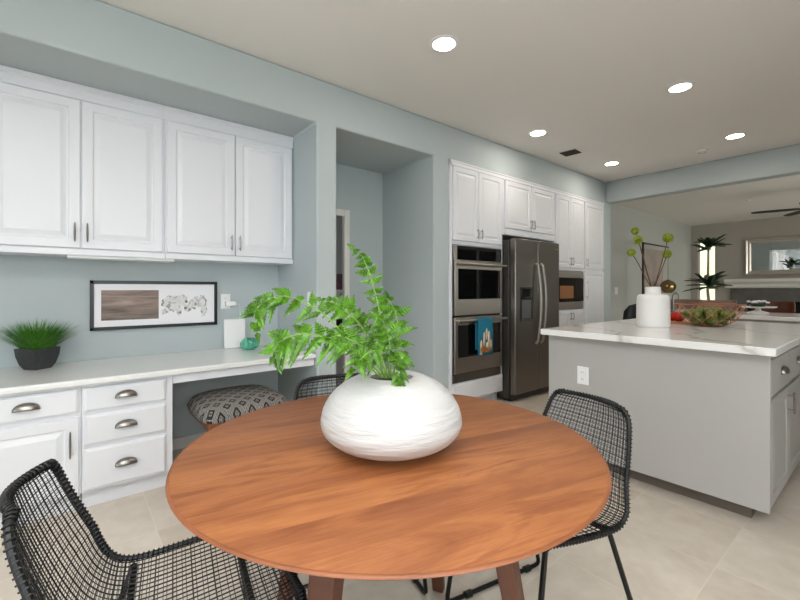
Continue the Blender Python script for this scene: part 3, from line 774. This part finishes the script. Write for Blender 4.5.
frond([root(393, 1.17), S(398, 350, 1.18), S(398, 330, 1.19), S(395, 312, 1.20), S(388, 300, 1.20), S(380, 298, 1.2)], 8, .066, .2, .027)
frond([root(386, 1.13), S(368, 352, 1.08), S(354, 342, 1.06), S(340, 336, 1.05), S(328, 338, 1.05)], 7, .072, .2, .027)
frond([root(385, 1.18), S(366, 334, 1.22), S(350, 314, 1.25), S(336, 304, 1.27), S(322, 300, 1.28)], 8, .078, .25, .026)
frond([root(388, 1.12), S(380, 354, 1.06), S(370, 352, 1.02), S(360, 360, 1.0), S(352, 370, 1.0)], 6, .064, .2, .026)
frond([root(392, 1.13), S(396, 364, 1.08), S(400, 356, 1.06), S(404, 354, 1.04)], 4, .060, .15, .026)
frond([root(386, 1.2), S(378, 342, 1.25), S(368, 322, 1.3), S(356, 312, 1.33)], 6, .074, .2, .027)
frond([root(391, 1.17), S(390, 347, 1.14), S(386, 328, 1.12), S(378, 316, 1.1)], 7, .070, .15, .028)
frond([root(393, 1.10), S(397, 372, 1.08), S(399, 377, 1.065), S(399, 384, 1.06)], 2, .035, .4, .018)
# ------------------------------------------------------------------ things on the desk
p = Vector((-.54, -.145, .725))
t = thing('potted_grass', 'short green ornamental grass in a faceted charcoal bowl', 'plant', p, math.radians(-6))
def sq(a, r, z):
    k = 4; b = (a % (PI/2))-PI/4
    return r*(.72+.28*math.cos(PI/4)/math.cos(b))*1.13
bm = B(); lathe(bm, [(0, 0), (.062, 0), (.084, .03), (.100, .08), (.106, .125), (.098, .125), (.090, .108), (0, .108)], 4)
obj('pot', bm, M['pot'], t, ang=25)
bm = B(); random.seed(5)
for i in range(760):
    a = random.uniform(0, 2*PI); r = .060*math.sqrt(random.random()); b0 = Vector((r*math.cos(a), r*math.sin(a), .112))
    lean = .15+.95*r/.060*random.uniform(.5, 1.2); a2 = a+random.uniform(-.5, .5); L = random.uniform(.15, .21)
    dirv = Vector((math.cos(a2)*lean, math.sin(a2)*lean, 1.0)).normalized(); sd = Vector((-math.sin(a2), math.cos(a2), 0)); prev = None
    for k in range(5):
        s = k/4; c = b0+dirv*L*s+Vector((math.cos(a2), math.sin(a2), -.35))*(.045*lean*s*s); ww = .0042*(1-s)+.0002
        c.x = max(c.x, -.165); q2 = (bm.verts.new(c+sd*ww), bm.verts.new(c-sd*ww))
        if prev: bm.faces.new((prev[0], prev[1], q2[1], q2[0]))
        prev = q2
g = obj('grass_blades', bm, M['grass'], t); g['kind'] = 'stuff'
# picture
t = thing('framed_picture', 'wide black framed print hung above the white desk', 'picture')
y0, y1, z0, z1 = .107, .908, .920, 1.257
bm = B()
for a in ((y0, y1, z0, z0+.022), (y0, y1, z1-.022, z1), (y0, y0+.022, z0, z1), (y1-.022, y1, z0, z1)): bx(bm, -.72, -.695, *a)
obj('frame', bm, M['blackframe'], t, bevel=.002)
obj('mount', boxm(-.718, -.703, y0+.02, y1-.02, z0+.02, z1-.02), M['paper'], t)
obj('sepia_panel', boxm(-.703, -.7022, .168, .507, .985, 1.192), M['sepia'], t)
bm = B(); random.seed(8)
def blob(cy, cz, ry, rz, seed):
    pts = []
    for k in range(36):
        a = 2*PI*k/36; q = 1+.32*noise.noise(Vector((math.cos(a)*1.7+seed, math.sin(a)*1.7, seed)))+.10*math.sin(7*a+seed)
        pts.append((cy+ry*q*math.cos(a), cz+rz*q*math.sin(a)))
    prism(bm, pts, lambda p: (-.7035, p[0], p[1]), lambda p: (-.7022-.0001*(seed % 7), p[0], p[1]))
for i, b in enumerate(((.585, 1.10, .060, .046), (.655, 1.115, .05, .040), (.64, 1.05, .02, .05), (.545, 1.035, .022, .02), (.70, 1.055, .03, .025), (.735, 1.09, .03, .04), (.80, 1.10, .032, .055), (.81, 1.035, .022, .045), (.60, 1.06, .03, .03), (.765, 1.11, .03, .035))): blob(*b, i*3+1)
obj('ink_drawing', bm, M['ink'], t)
# router-like white device and green glass
bm = B(); bx(bm, -.012, .012, -.085, .085, 0, .235)
o = obj('wifi_router', bm, M['plastic'], None, bevel=.011, seg=4); tag(o, 'upright white flat wifi router leaning near the wall on the desk', 'router'); o.location = (-.672, 1.036, .7252); o.rotation_euler = (0, math.radians(-3), 0)
t = thing('glass_float', 'small green glass votive on the desk by the white router', 'glass', (-.53, 1.105, .725))
bm = B()
lathe(bm, [(0, .0), (.040, .0), (.064, .018), (.070, .045), (.057, .076), (.034, .090), (.018, .088), (.028, .062), (.030, .03), (0, .02)], 28, f=lambda a, r, z: r*(1+.06*math.sin(6*a+z*30)))
obj('glass_body', bm, M['green'], t)

# ------------------------------------------------------------------ stool under the desk
t = thing('upholstered_stool', 'low wooden stool with patterned cushion tucked under the desk', 'stool', (-.105, .882, 0.02))
bm = B(); nx = 22; hx, hy = .285, .280; grid = []
for i in range(nx+1):
    row = []
    for j in range(nx+1):
        a, b = -1+2*i/nx, -1+2*j/nx
        e = (abs(a)**5+abs(b)**5)**(1/5); k = max(abs(a), abs(b))/e if e > 1e-6 else 1
        x, y = a*k*hx, b*k*hy
        m_ = max(abs(a), abs(b))
        z = .412+.071*(1-m_**4.5)**.6 + .012*(1-(a*a+b*b)/2)
        if m_ >= .999: z = .408
        row.append(bm.verts.new((x, y, z)))
    grid.append(row)
for i in range(nx):
    for j in range(nx): bm.faces.new((grid[i][j], grid[i+1][j], grid[i+1][j+1], grid[i][j+1]))
rim = [grid[i][0] for i in range(nx+1)]+[grid[nx][j] for j in range(1, nx+1)]+[grid[i][nx] for i in range(nx-1, -1, -1)]+[grid[0][j] for j in range(nx-1, 0, -1)]
low = [bm.verts.new((v.co.x*.975, v.co.y*.975, .384)) for v in rim]
for k in range(len(rim)): bm.faces.new((rim[k], rim[(k+1) % len(rim)], low[(k+1) % len(low)], low[k]))
bm.faces.new(low)
obj('cushion', bm, M['cushion'], t, ang=60)
obj('seat_frame', boxm(-.25, .25, -.245, .245, .335, .384), M['stoolwood'], t, bevel=.006)
for sx in (-1, 1):
    for sy in (-1, 1):
        bm = B(); x = sx*.205
        pts = [Vector((x, sy*(.20-.26*k/10+.05*math.sin(PI*k/10)) if False else sy*(.205-.11*math.sin(PI*k/10)), .338*(1-k/10)-.02)) for k in range(11)]
        prev = None
        for k, p in enumerate(pts):
            ww = .022; th = .020
            q4 = [bm.verts.new((p.x+dx*ww, p.y+dy*th, p.z)) for dx, dy in ((-1, -1), (1, -1), (1, 1), (-1, 1))]
            if prev:
                for i in range(4): bm.faces.new((prev[i], prev[(i+1) % 4], q4[(i+1) % 4], q4[i]))
            else: bm.faces.new(q4)
            prev = q4
        bm.faces.new(prev[::-1]); obj('leg', bm, M['stoolwood'], t, bevel=.003)

# ------------------------------------------------------------------ things on the island
IV = room((653-400)/408*3.03, 3.03, .92)
t = thing('bottle_vase', 'tall matte white bottle vase with stepped neck on the island', 'vase', IV)
bm = B(); lathe(bm, [(0, 0), (.102, 0), (.108, .006), (.109, .03), (.107, .205), (.104, .225), (.092, .238), (.054, .242), (.050, .247), (.050, .292), (.046, .296), (.042, .292), (.042, .24), (.09, .22), (.09, .02), (0, .015)], 40)
obj('vase_body', bm, M['matteceramic'], t, ang=60)
random.seed(21)
FL = [((635, 231), 'upper left green ball flower stem, highest in the white bottle vase', .028, 3.02), ((638, 240), 'green ball flower just below the highest one in the white bottle vase', .033, 2.95), ((631.5, 252.5), 'lowest, leftmost green ball flower in the white bottle vase', .030, 3.0), ((668, 238), 'largest green ball flower, upper right of the white bottle vase', .038, 3.05), ((667, 254), 'lower right green ball flower in the white bottle vase', .033, 3.1)]
for i, ((u, v), lab, r, d) in enumerate(FL):
    tip = S(u, v, d); base = IV + Vector((random.uniform(-.05, .05), random.uniform(-.05, .05), .02)); neck = IV + Vector(((tip.x-IV.x)*.10, (tip.y-IV.y)*.10, .295))
    t = thing('ball_flower', lab, 'flower', IV+Vector((0, 0, .02)), 0, 'ball flowers in the island vase'); o0 = t.location
    pts = [base, base.lerp(neck, .5), neck, neck.lerp(tip, .35)+Vector((0, 0, -.004)), neck.lerp(tip, .7)+Vector((.004, 0, 0)), tip]
    bm = B(); tube(bm, [p-o0 for p in pts], .0032, 6); obj('stem', bm, M['twig'], t)
    bm = B(); ball(bm, tip-o0, r*.84, n=10)
    for k in range(260):
        zc = random.uniform(-1, 1); a = random.uniform(0, 2*PI); q = math.sqrt(1-zc*zc); dv = Vector((q*math.cos(a), q*math.sin(a), zc)); c0 = (tip-o0)+dv*r*.8
        sd = dv.orthogonal().normalized()*.0026; s2 = dv.cross(sd).normalized()*.0026
        vs = [bm.verts.new(c0+x) for x in (sd, s2, -sd, -s2)]; tp = bm.verts.new(c0+dv*r*.28)
        for j in range(4): bm.faces.new((vs[j], vs[(j+1) % 4], tp))
    obj('flower_head', bm, M['billy'], t)
# chopping board with red peppers
p = S(681, 322, 3.34); p.z = .92
bm = B(); bx(bm, -.17, .17, -.11, .11, 0, .018)
o = tag(obj('chopping_board', bm, M['board'], None, bevel=.006), 'wooden chopping board on the island behind the copper basket', 'chopping board'); o.location = p; o.rotation_euler = (0, 0, TH-.25)
def pepper(u, v, d, r, lab, rz):
    q = S(u, v, d); q.z = .9385
    t = thing('bell_pepper', lab, 'pepper', q, rz, 'red peppers on the chopping board')
    bm = B(); lathe(bm, [(0, .006), (r*.4, .0), (r*.8, .012), (r, r*.7), (r*1.0, r*1.1), (r*.8, r*1.55), (r*.4, r*1.62), (0, r*1.45)], 24, f=lambda a, q_, z: q_*(1+.09*math.cos(4*a)))
    b_ = obj('flesh', bm, M['pepper'], t); bm = B(); tube(bm, [(0, 0, r*1.42), (.004, 0, r*1.7), (.010, 0, r*1.95)], .0045, 6); obj('stalk', bm, M['hedge'], t)
pepper(678.5, 318, 3.33, .045, 'red bell pepper on the chopping board, beside the copper basket', .3)
pepper(671, 318, 3.38, .036, 'red bell pepper on the chopping board, half behind the white vase', 1.0)
# copper basket + green fruit
BC = S(708.5, 322, 3.07); BC.z = .92
t = thing('wire_basket', 'geometric copper wire fruit basket on the island', 'basket', BC)
def ring(r, z, n=10, ph=0): return [Vector((r*math.cos(2*PI*(k+ph)/n), r*math.sin(2*PI*(k+ph)/n), z)) for k in range(n)]
A0, A1, A2, A3 = ring(.085, .004, 10), ring(.150, .038, 10, .5), ring(.195, .095, 10), ring(.215, .165, 10, .5)
bm = B()
for k in range(10):
    for P1, P2 in ((A0[k], A1[k]), (A0[k], A1[k-1]), (A1[k], A2[k]), (A1[k], A2[(k+1) % 10]), (A2[k], A3[k]), (A2[k], A3[k-1])): tube(bm, [P1, P2], .0026, 6)
obj('wire_lattice', bm, M['copper'], t)
bm = B(); tube(bm, A3, .0034, 6, closed=True); tube(bm, ring(.215, .165, 40), .0001, 3, closed=True) if False else None; obj('rim', bm, M['copper'], t)
bm = B(); tube(bm, ring(.085, .004, 30), .003, 6, closed=True)
for k in range(5): tube(bm, [A0[k], A0[k+5]], .0024, 6)
obj('base_ring', bm, M['copper'], t)
random.seed(4)
pos = [(.0, .0, .046)] + [(.085*math.cos(2*PI*k/6), .085*math.sin(2*PI*k/6), .052) for k in range(6)] + [(.125*math.cos(2*PI*(k+.5)/8), .125*math.sin(2*PI*(k+.5)/8), .092) for k in range(8)] + [(.045*math.cos(2*PI*k/4+.4), .045*math.sin(2*PI*k/4+.4), .112) for k in range(4)]
right = room(1, 0)-room(0, 0); away = room(0, 1)-room(0, 0)
for i, q in enumerate(pos):
    v = Vector(q); l = v.dot(right); d_ = v.dot(away)
    bm = B(); ball(bm, (0, 0, 0), .040, .036, .034, n=8, M=Matrix.Rotation(random.uniform(0, 3), 4, 'Z') @ Matrix.Rotation(random.uniform(-.4, .4), 4, 'X'))
    for vv in bm.verts: vv.co *= 1+.07*noise.noise(vv.co*40+Vector((i, 0, 0)))
    o = obj('green_fruit', bm, M['fruit']); o.location = BC+v
    tag(o, 'knobbly green fruit heaped in the copper wire basket', 'fruit', 'green fruit in the copper basket')

# ------------------------------------------------------------------ peninsula beyond the island
t = thing('sink_peninsula', 'grey sink peninsula beyond the island with veined white top', 'peninsula')
obj('carcass', boxm(.80, 3.6, 5.62, 6.25, .0, .878), M['island'], t)
obj('peninsula_top', boxm(.75, 3.7, 5.55, 6.5, .88, .92), M['quartz'], t, bevel=.004)
FP = S(673, 316, 4.95); FP.z = .92
t = thing('kitchen_tap', 'tall grey gooseneck tap on the peninsula', 'tap', FP)
bm = B(); lathe(bm, [(0, 0), (.026, 0), (.026, .012), (.016, .03), (0, .03)], 16); obj('tap_base', bm, M['dsteel'], t)
bm = B(); r2 = right
tube(bm, [(0, 0, .02), (0, 0, .19)] + [tuple(r2*(.035-.035*math.cos(a)) + Vector((0, 0, .19+.04*math.sin(a)))) for a in [PI*k/8 for k in range(1, 9)]] + [tuple(r2*.07+Vector((0, 0, .15)))], .010, 8); obj('spout', bm, M['dsteel'], t)
CS = S(758, 313, 4.75); CS.z = .92
t = thing('cake_stand', 'white pedestal cake stand on the peninsula', 'cake stand', CS)
bm = B(); lathe(bm, [(0, 0), (.10, 0), (.09, .012), (.03, .03), (.024, .055), (.06, .062), (0, .062)], 32); obj('pedestal', bm, M['matteceramic'], t)
bm = B(); lathe(bm, [(0, .060), (.14, .062), (.165, .070), (.17, .078), (.16, .076), (0, .070)], 40); obj('plate', bm, M['matteceramic'], t)
t = thing('succulent_posy', 'small white and green posy on the cake stand', 'plant', CS+Vector((0, 0, .0765)))
bm = B(); random.seed(9); lathe(bm, [(0, 0), (.06, 0), (.085, .02), (.07, .035), (0, .035)], 20); obj('leaf_bed', bm, M['palm'], t)
bm = B()
for k in range(26):
    a = random.uniform(0, 2*PI); r = .085*math.sqrt(random.random()); ball(bm, (r*math.cos(a), r*math.sin(a), .045+random.uniform(0, .02)), .022, .018, .012, n=5)
g = obj('white_blooms', bm, M['paper'], t)
# counter stools on the far side of the peninsula
def make_stool(lab, m):
    t = thing('counter_stool', lab, 'stool', (0, 0, 0), 0)
    bm = B(); lathe(bm, [(0, .62), (.19, .62), (.20, .635), (.19, .655), (0, .66)], 28); obj('seat', bm, m, t)
    bm = B(); n = 16; rows = []
    for z, k in ((.80, .86), (.82, .96), (.90, 1.0), (.98, 1.0), (1.03, .97), (1.045, .9)):
        rows.append([bm.verts.new((.225*math.sin(a*k), .22-.18*(1-math.cos(a*k))+.03*(z-.8), z)) for a in [-1.25+2.5*i/n for i in range(n+1)]])
    for a, b in zip(rows, rows[1:]):
        for i in range(n): bm.faces.new((a[i], a[i+1], b[i+1], b[i]))
    o = obj('backrest', bm, m, t); md = o.modifiers.new('t', 'SOLIDIFY'); md.thickness = .012
    for sx in (-1, 1):
        for sy in (-1, 1):
            bm = B(); tube(bm, [(sx*.11, sy*.11, .625), (sx*.19, sy*.19, 0)], .011, 8); obj('leg', bm, M['rod'], t)
        bm = B(); tube(bm, [(sx*.13, .12, .64), (sx*.15, .21, .84)], .010, 8); obj('back_post', bm, M['rod'], t)
    bm = B(); tube(bm, ring(.225, .24, 24), .008, 6, closed=True); obj('foot_ring', bm, M['rod'], t)
    return t
st = make_stool('walnut counter stool behind the white cake stand', M['barwood']); st['group'] = 'counter stools at the peninsula'
p = S(770, 305, 5.15); st.location = (p.x, p.y+.0, 0); st.rotation_euler = (0, 0, -.1)
s2 = make_stool('tan counter stool behind the copper basket, nearest the end window', M['rose']); s2['group'] = 'counter stools at the peninsula'
p = S(716, 305, 5.55); s2.location = (p.x, p.y, 0); s2.rotation_euler = (0, 0, .1)
s3 = make_stool('tan counter stool seen behind the tap and red peppers', M['rose']); s3['group'] = 'counter stools at the peninsula'
p = S(682, 305, 6.0); s3.location = (p.x, p.y+.05, 0); s3.rotation_euler = (0, 0, .05)

# ------------------------------------------------------------------ family room
p = S(633, 320, 6.6)
t = thing('side_chair', 'black round-backed chair with pale metal legs beyond the white bottle vase', 'chair', (p.x, p.y, 0), -1.9)
bm = B(); n = 14; rows = []
for z, k in ((.46, .85), (.56, .97), (.70, 1.0), (.85, .95), (.94, .75), (.97, .5)):
    rows.append([bm.verts.new((.26*math.sin(a*k), .24-.28*(1-math.cos(a*k)), z)) for a in [-1.3+2.6*i/n for i in range(n+1)]])
for a, b in zip(rows, rows[1:]):
    for i in range(n): bm.faces.new((a[i], a[i+1], b[i+1], b[i]))
o = obj('backrest', bm, M['black'], t); md = o.modifiers.new('t', 'SOLIDIFY'); md.thickness = .03
bm = B(); lathe(bm, [(0, .43), (.22, .43), (.24, .46), (.22, .49), (0, .5)], 24); obj('seat', bm, M['black'], t)
for sx in (-1, 1):
    for sy in (-1, 1):
        bm = B(); tube(bm, [(sx*.15, sy*.15, .44), (sx*.22, sy*.22, 0)], .010, 8); obj('leg', bm, M['steel'], t)
# arc lamp
t = thing('floor_lamp', 'bronze floor lamp with slim square arm and hanging ball shade', 'lamp', (-.3, 8.19, 0))
bm = B(); lathe(bm, [(0, 0), (.14, 0), (.14, .02), (.03, .03), (0, .03)], 28); obj('base', bm, M['fanblade'], t)
bm = B(); bx(bm, -.014, .014, -.014, .014, .02, 2.06); obj('pole', bm, M['fanblade'], t)
bm = B(); bx(bm, -.012, .012, -.012, 1.28, 2.035, 2.06); obj('arm', bm, M['fanblade'], t)
bm = B(); tube(bm, [(0, 1.27, 2.04), (0, 1.27, 1.38)], .004, 6); obj('cord', bm, M['fanblade'], t)
bm = B(); lathe(bm, [(0, 1.395), (.03, 1.385), (.10, 1.35), (.142, 1.28), (.136, 1.21), (.09, 1.14), (.06, 1.12), (.0, 1.12)], 32, ctr=(0, 1.27, 0), f=lambda a, r, z: r*(1+.035*math.cos(12*a))); obj('lamp_shade', bm, M['bronze'], t)
# canvas leaning by the wall inside the lamp frame
tag(obj('wall_canvas', boxm(-.578, -.55, 8.95, 9.95, .75, 2.02), mat('taupe_canvas', rgb(168, 154, 146), .8, var=(3, .12))), 'plain taupe canvas on the family room wall behind the floor lamp', 'picture')
# fireplace wall
t = thing('fireplace', 'dark grey tiled fireplace with black firebox on the end wall', 'fireplace')
bm = B(); bx(bm, .2, .5, YE-.04, YE-.001, 0, 1.215); bx(bm, 2.0, 2.3, YE-.04, YE-.001, 0, 1.215); bx(bm, .5, 2.0, YE-.04, YE-.001, .93, 1.215); bx(bm, .5, 2.0, YE-.04, YE-.001, 0, .18)
obj('tile_surround', bm, M['tile'], t, bevel=.002)
bm = B(); bx(bm, .502, 1.998, YE+.16, YE+.17, .1, .93); bx(bm, .502, .515, YE, YE+.17, .1, .93); bx(bm, 1.985, 1.998, YE, YE+.17, .1, .93); bx(bm, .502, 1.998, YE-.035, YE+.17, .91, .929); bx(bm, .502, 1.998, YE-.035, YE+.17, .1, .18)
obj('firebox', bm, M['dark'], t)
t = thing('mantel_shelf', 'white moulded mantel shelf above the fireplace', 'mantel')
bm = B(); prism(bm, [(YE, 1.22), (YE-.12, 1.22), (YE-.15, 1.25), (YE-.15, 1.30), (YE-.19, 1.34), (YE-.22, 1.36), (YE-.22, 1.425), (YE, 1.425)], lambda p: (.12, p[0], p[1]), lambda p: (2.4, p[0], p[1]))
obj('shelf', bm, M['trim'], t, smooth=False)
t = thing('wall_mirror', 'silver framed rectangular mirror over the mantel', 'mirror')
y = YE
bm = B(); x0, x1, z0, z1, fw = .465, 1.98, 1.515, 2.315, .10
for i, (a, b) in enumerate(((0, .03), (.03, .05), (.05, .035))):
    pass
def frame_loop(prof):
    bm = B(); loops = []
    for ins, h in prof: loops.append([bm.verts.new((a, y-h, b)) for a, b in ((x0+ins, z0+ins), (x1-ins, z0+ins), (x1-ins, z1-ins), (x0+ins, z1-ins))])
    for A, Bq in zip(loops, loops[1:]):
        for k in range(4): bm.faces.new((A[k], A[(k+1) % 4], Bq[(k+1) % 4], Bq[k]))
    return bm
obj('mirror_frame', frame_loop([(0, 0), (0, .045), (.02, .05), (.045, .03), (.075, .035), (.10, .02), (.10, .0)]), M['silverframe'], t, smooth=False)
obj('mirror_glass', boxm(x0+.09, x1-.09, y-.018, y-.012, z0+.09, z1-.09), M['mirror'], t)
# ceiling fan
FC = Vector((1.86, 8.8, 0))
t = thing('ceiling_fan', 'dark ceiling fan with a small light in the family room', 'fan', (FC.x, FC.y, 0))
bm = B(); lathe(bm, [(0, 2.749), (.07, 2.749), (.065, 2.71), (.015, 2.69), (.015, 2.53), (0, 2.53)], 24); obj('downrod', bm, M['fanblade'], t)
bm = B(); lathe(bm, [(0, 2.54), (.05, 2.54), (.09, 2.51), (.10, 2.45), (.085, 2.41), (.05, 2.40), (0, 2.40)], 28); obj('motor_housing', bm, M['fanblade'], t)
bm = B(); lathe(bm, [(0, 2.395), (.07, 2.395), (.075, 2.36), (.05, 2.325), (0, 2.315)], 24); obj('light_bowl', bm, M['shadeglass'], t)
for k in range(5):
    a = math.radians(195+72*k); bm = B()
    M4 = Matrix.Rotation(a, 4, 'Z')
    vs = []
    for x, hw in ((.09, .03), (.2, .055), (.4, .066), (.6, .062), (.70, .05), (.73, .03)):
        vs.append([bm.verts.new(M4 @ Vector((x, s*hw, 2.43+dz+s*hw*.10))) for s in (-1, 1) for dz in (0, .008)])
    for A, Bq in zip(vs, vs[1:]):
        for i, j in ((0, 1), (1, 3), (3, 2), (2, 0)): bm.faces.new((A[i], A[j], Bq[j], Bq[i]))
    bm.faces.new([vs[0][i] for i in (0, 1, 3, 2)]); bm.faces.new([vs[-1][i] for i in (0, 2, 3, 1)])
    obj('fan_blade', bm, M['fanblade'], t)
# tall palm in the family room
PC = room((708.5-400)/408*6.6, 6.6)
t = thing('potted_palm', 'dark-leaved palm in a pale pot in front of the narrow end window', 'plant', (PC.x, PC.y, 0))
bm = B(); lathe(bm, [(0, 0), (.13, 0), (.16, .05), (.18, .34), (.165, .34), (.155, .30), (0, .29)], 28); obj('pot', bm, M['matteceramic'], t)
bm = B(); tube(bm, [(0, 0, .28), (.02, .01, .8), (-.01, .0, 1.15), (.0, .0, 1.9)], .022, 8, rr=[.03, .024, .02, .014]); obj('trunk', bm, mat('pale_trunk', rgb(170, 150, 126), .8, bump=(40, .4)), t)
random.seed(14)
for zc, cnt, L in ((1.88, 18, .33), (1.27, 22, .38)):
    for k in range(cnt):
        a = 2*PI*k/cnt+random.uniform(-.2, .2); el = random.uniform(-.15, 1.15); dv = Vector((math.cos(a)*math.cos(el), math.sin(a)*math.cos(el), math.sin(el)))
        bm = B(); leaflet(bm, Vector((0, 0, zc+random.uniform(-.06, .06))), dv, Vector((0, 0, 1)), L*random.uniform(.75, 1.1), .11, .22, False)
        obj('leaf', bm, M['palm'], t)

# ------------------------------------------------------------------ ceiling fittings
CANS = [((.881, 1.842), 'recessed ceiling light nearest the table, over the alcove'), ((1.63, 3.65), 'recessed ceiling light over the middle of the island'), ((.425, 3.619), 'recessed ceiling light in front of the oven cabinet'), ((1.638, 5.24), 'recessed ceiling light near the beam, right of the smoke detector'), ((.442, 5.203), 'recessed ceiling light near the pantry corner, past the air vent')]
for (x, y), lab in CANS:
    t = thing('ceiling_light', lab, 'light', (x, y, CEIL), 0, 'recessed ceiling lights')
    bm = B(); lathe(bm, [(.070, 0), (.092, 0), (.092, -.003), (.085, -.006), (.070, -.004), (.070, 0)], 36); obj('trim_ring', bm, M['plastic'], t)
    bm = B(); lathe(bm, [(0, -.0035), (.070, -.0035), (.070, -.001), (0, -.001)], 36); obj('diffuser', bm, M['lamp'], t)
    l = bpy.data.lights.new('ceiling_light_glow', 'AREA'); l.shape = 'DISK'; l.size = .14; l.energy = LAMP_W; l.color = (1, .90, .78)
    lo = bpy.data.objects.new('ceiling_light_glow', l); C.objects.link(lo); lo.location = (x, y, CEIL-.012)
t = thing('air_vent', 'square white ceiling air vent with dark louvres', 'vent', (.365, 4.42, CEIL), math.radians(4))
bm = B(); rectprof(bm, (-.17, .13, 0), (1, 0, 0), (0, -1, 0), (0, 0, -1), .34, .26, [(0, 0), (0, .004), (.03, .008), (.035, .004)]); obj('vent_frame', bm, M['ceil'], t, smooth=False)
bm = B(); bx(bm, -.125, .06, -.09, .09, -.006, -.0045); obj('vent_opening', bm, M['dark'], t)
bm = B()
for k in range(8): bx(bm, -.12+.022*k, -.116+.022*k, -.088, .088, -.010, -.006)
obj('louvre', bm, mat('vent_louvre', rgb(70, 60, 54), .6), t)
t = thing('smoke_detector', 'small round white smoke detector between the ceiling lights', 'detector', (1.298, 5.481, CEIL))
bm = B(); lathe(bm, [(0, -.03), (.035, -.03), (.05, -.02), (.055, 0), (0, 0)], 28); obj('detector_body', bm, M['ceil'], t)
bm = B(); lathe(bm, [(.030, -.0315), (.036, -.0315), (.036, -.029), (.030, -.029), (.030, -.0315)], 24); obj('sensor_ring', bm, M['dsteel'], t)
t = tag(obj('sprinkler_head', (lambda b: (lathe(b, [(0, -.025), (.02, -.025), (.035, -.006), (.04, 0), (0, 0)], 20), b)[1])(B()), M['ceil']), 'tiny sprinkler head on the family room ceiling left of the fan', 'sprinkler')
q = room((748-400)/408*7.1, 7.1); t.location = (q.x, q.y, CEIL)

# ------------------------------------------------------------------ laundry seen through the doorway
t = thing('washing_machine', 'white front-loading washer on a plinth seen through the alcove doorway', 'washing machine', (-1.75, 2.64, 0))
obj('plinth', boxm(-.62, -.01, -.335, .335, 0, .30), M['white'], t, bevel=.006)
obj('cabinet_body', boxm(-.63, 0, -.34, .34, .301, 1.19), M['white'], t, bevel=.01)
bm = B(); lathe(bm, [(.16, 0), (.22, 0), (.23, .02), (.20, .04), (.16, .03), (.16, 0)], 32); d = obj('door_ring', bm, M['black'], t)
bm = B(); lathe(bm, [(0, .015), (.162, .015), (.162, .002), (0, .002)], 32); obj('door_window', bm, M['bglass'], d)
d.rotation_euler = (0, PI/2, 0); d.location = (0, 0, .78)
obj('control_panel', boxm(0, .012, -.33, .33, 1.04, 1.18), M['plastic'], t, bevel=.004)
bm = B(); lathe(bm, [(0, .03), (.035, .03), (.04, 0), (0, 0)], 20); k = obj('knob', bm, M['nickel'], t); k.rotation_euler = (0, PI/2, 0); k.location = (.012, .03, 1.11)
t = thing('laundry_basket', 'plum coloured basket on top of the washer behind the alcove doorway', 'basket', (-1.98, 2.64, 1.19))
bm = B(); lathe(bm, [(0, 0), (.15, 0), (.19, .20), (.18, .20), (.14, .02), (0, .02)], 24); obj('basket_body', bm, mat('plum_weave', rgb(126, 92, 98), .8, bump=(40, .6), var=(40, .4)), t)
l = bpy.data.lights.new('laundry_fill_glow', 'AREA'); l.shape = 'DISK'; l.size = .3; l.energy = 7; l.color = (1, .86, .78)  # unseen lamp added to light the laundry room
lo = bpy.data.objects.new('laundry_fill_glow', l); C.objects.link(lo); lo.location = (-1.5, 1.6, CEIL-.03)
t = thing('laundry_added_lamp', 'added round ceiling lamp, out of view, lighting the laundry room', 'light', (-1.5, 1.6, CEIL))
bm = B(); lathe(bm, [(0, -.012), (.16, -.012), (.165, 0), (0, 0)], 28); obj('diffuser', bm, M['shadeglass'], t)
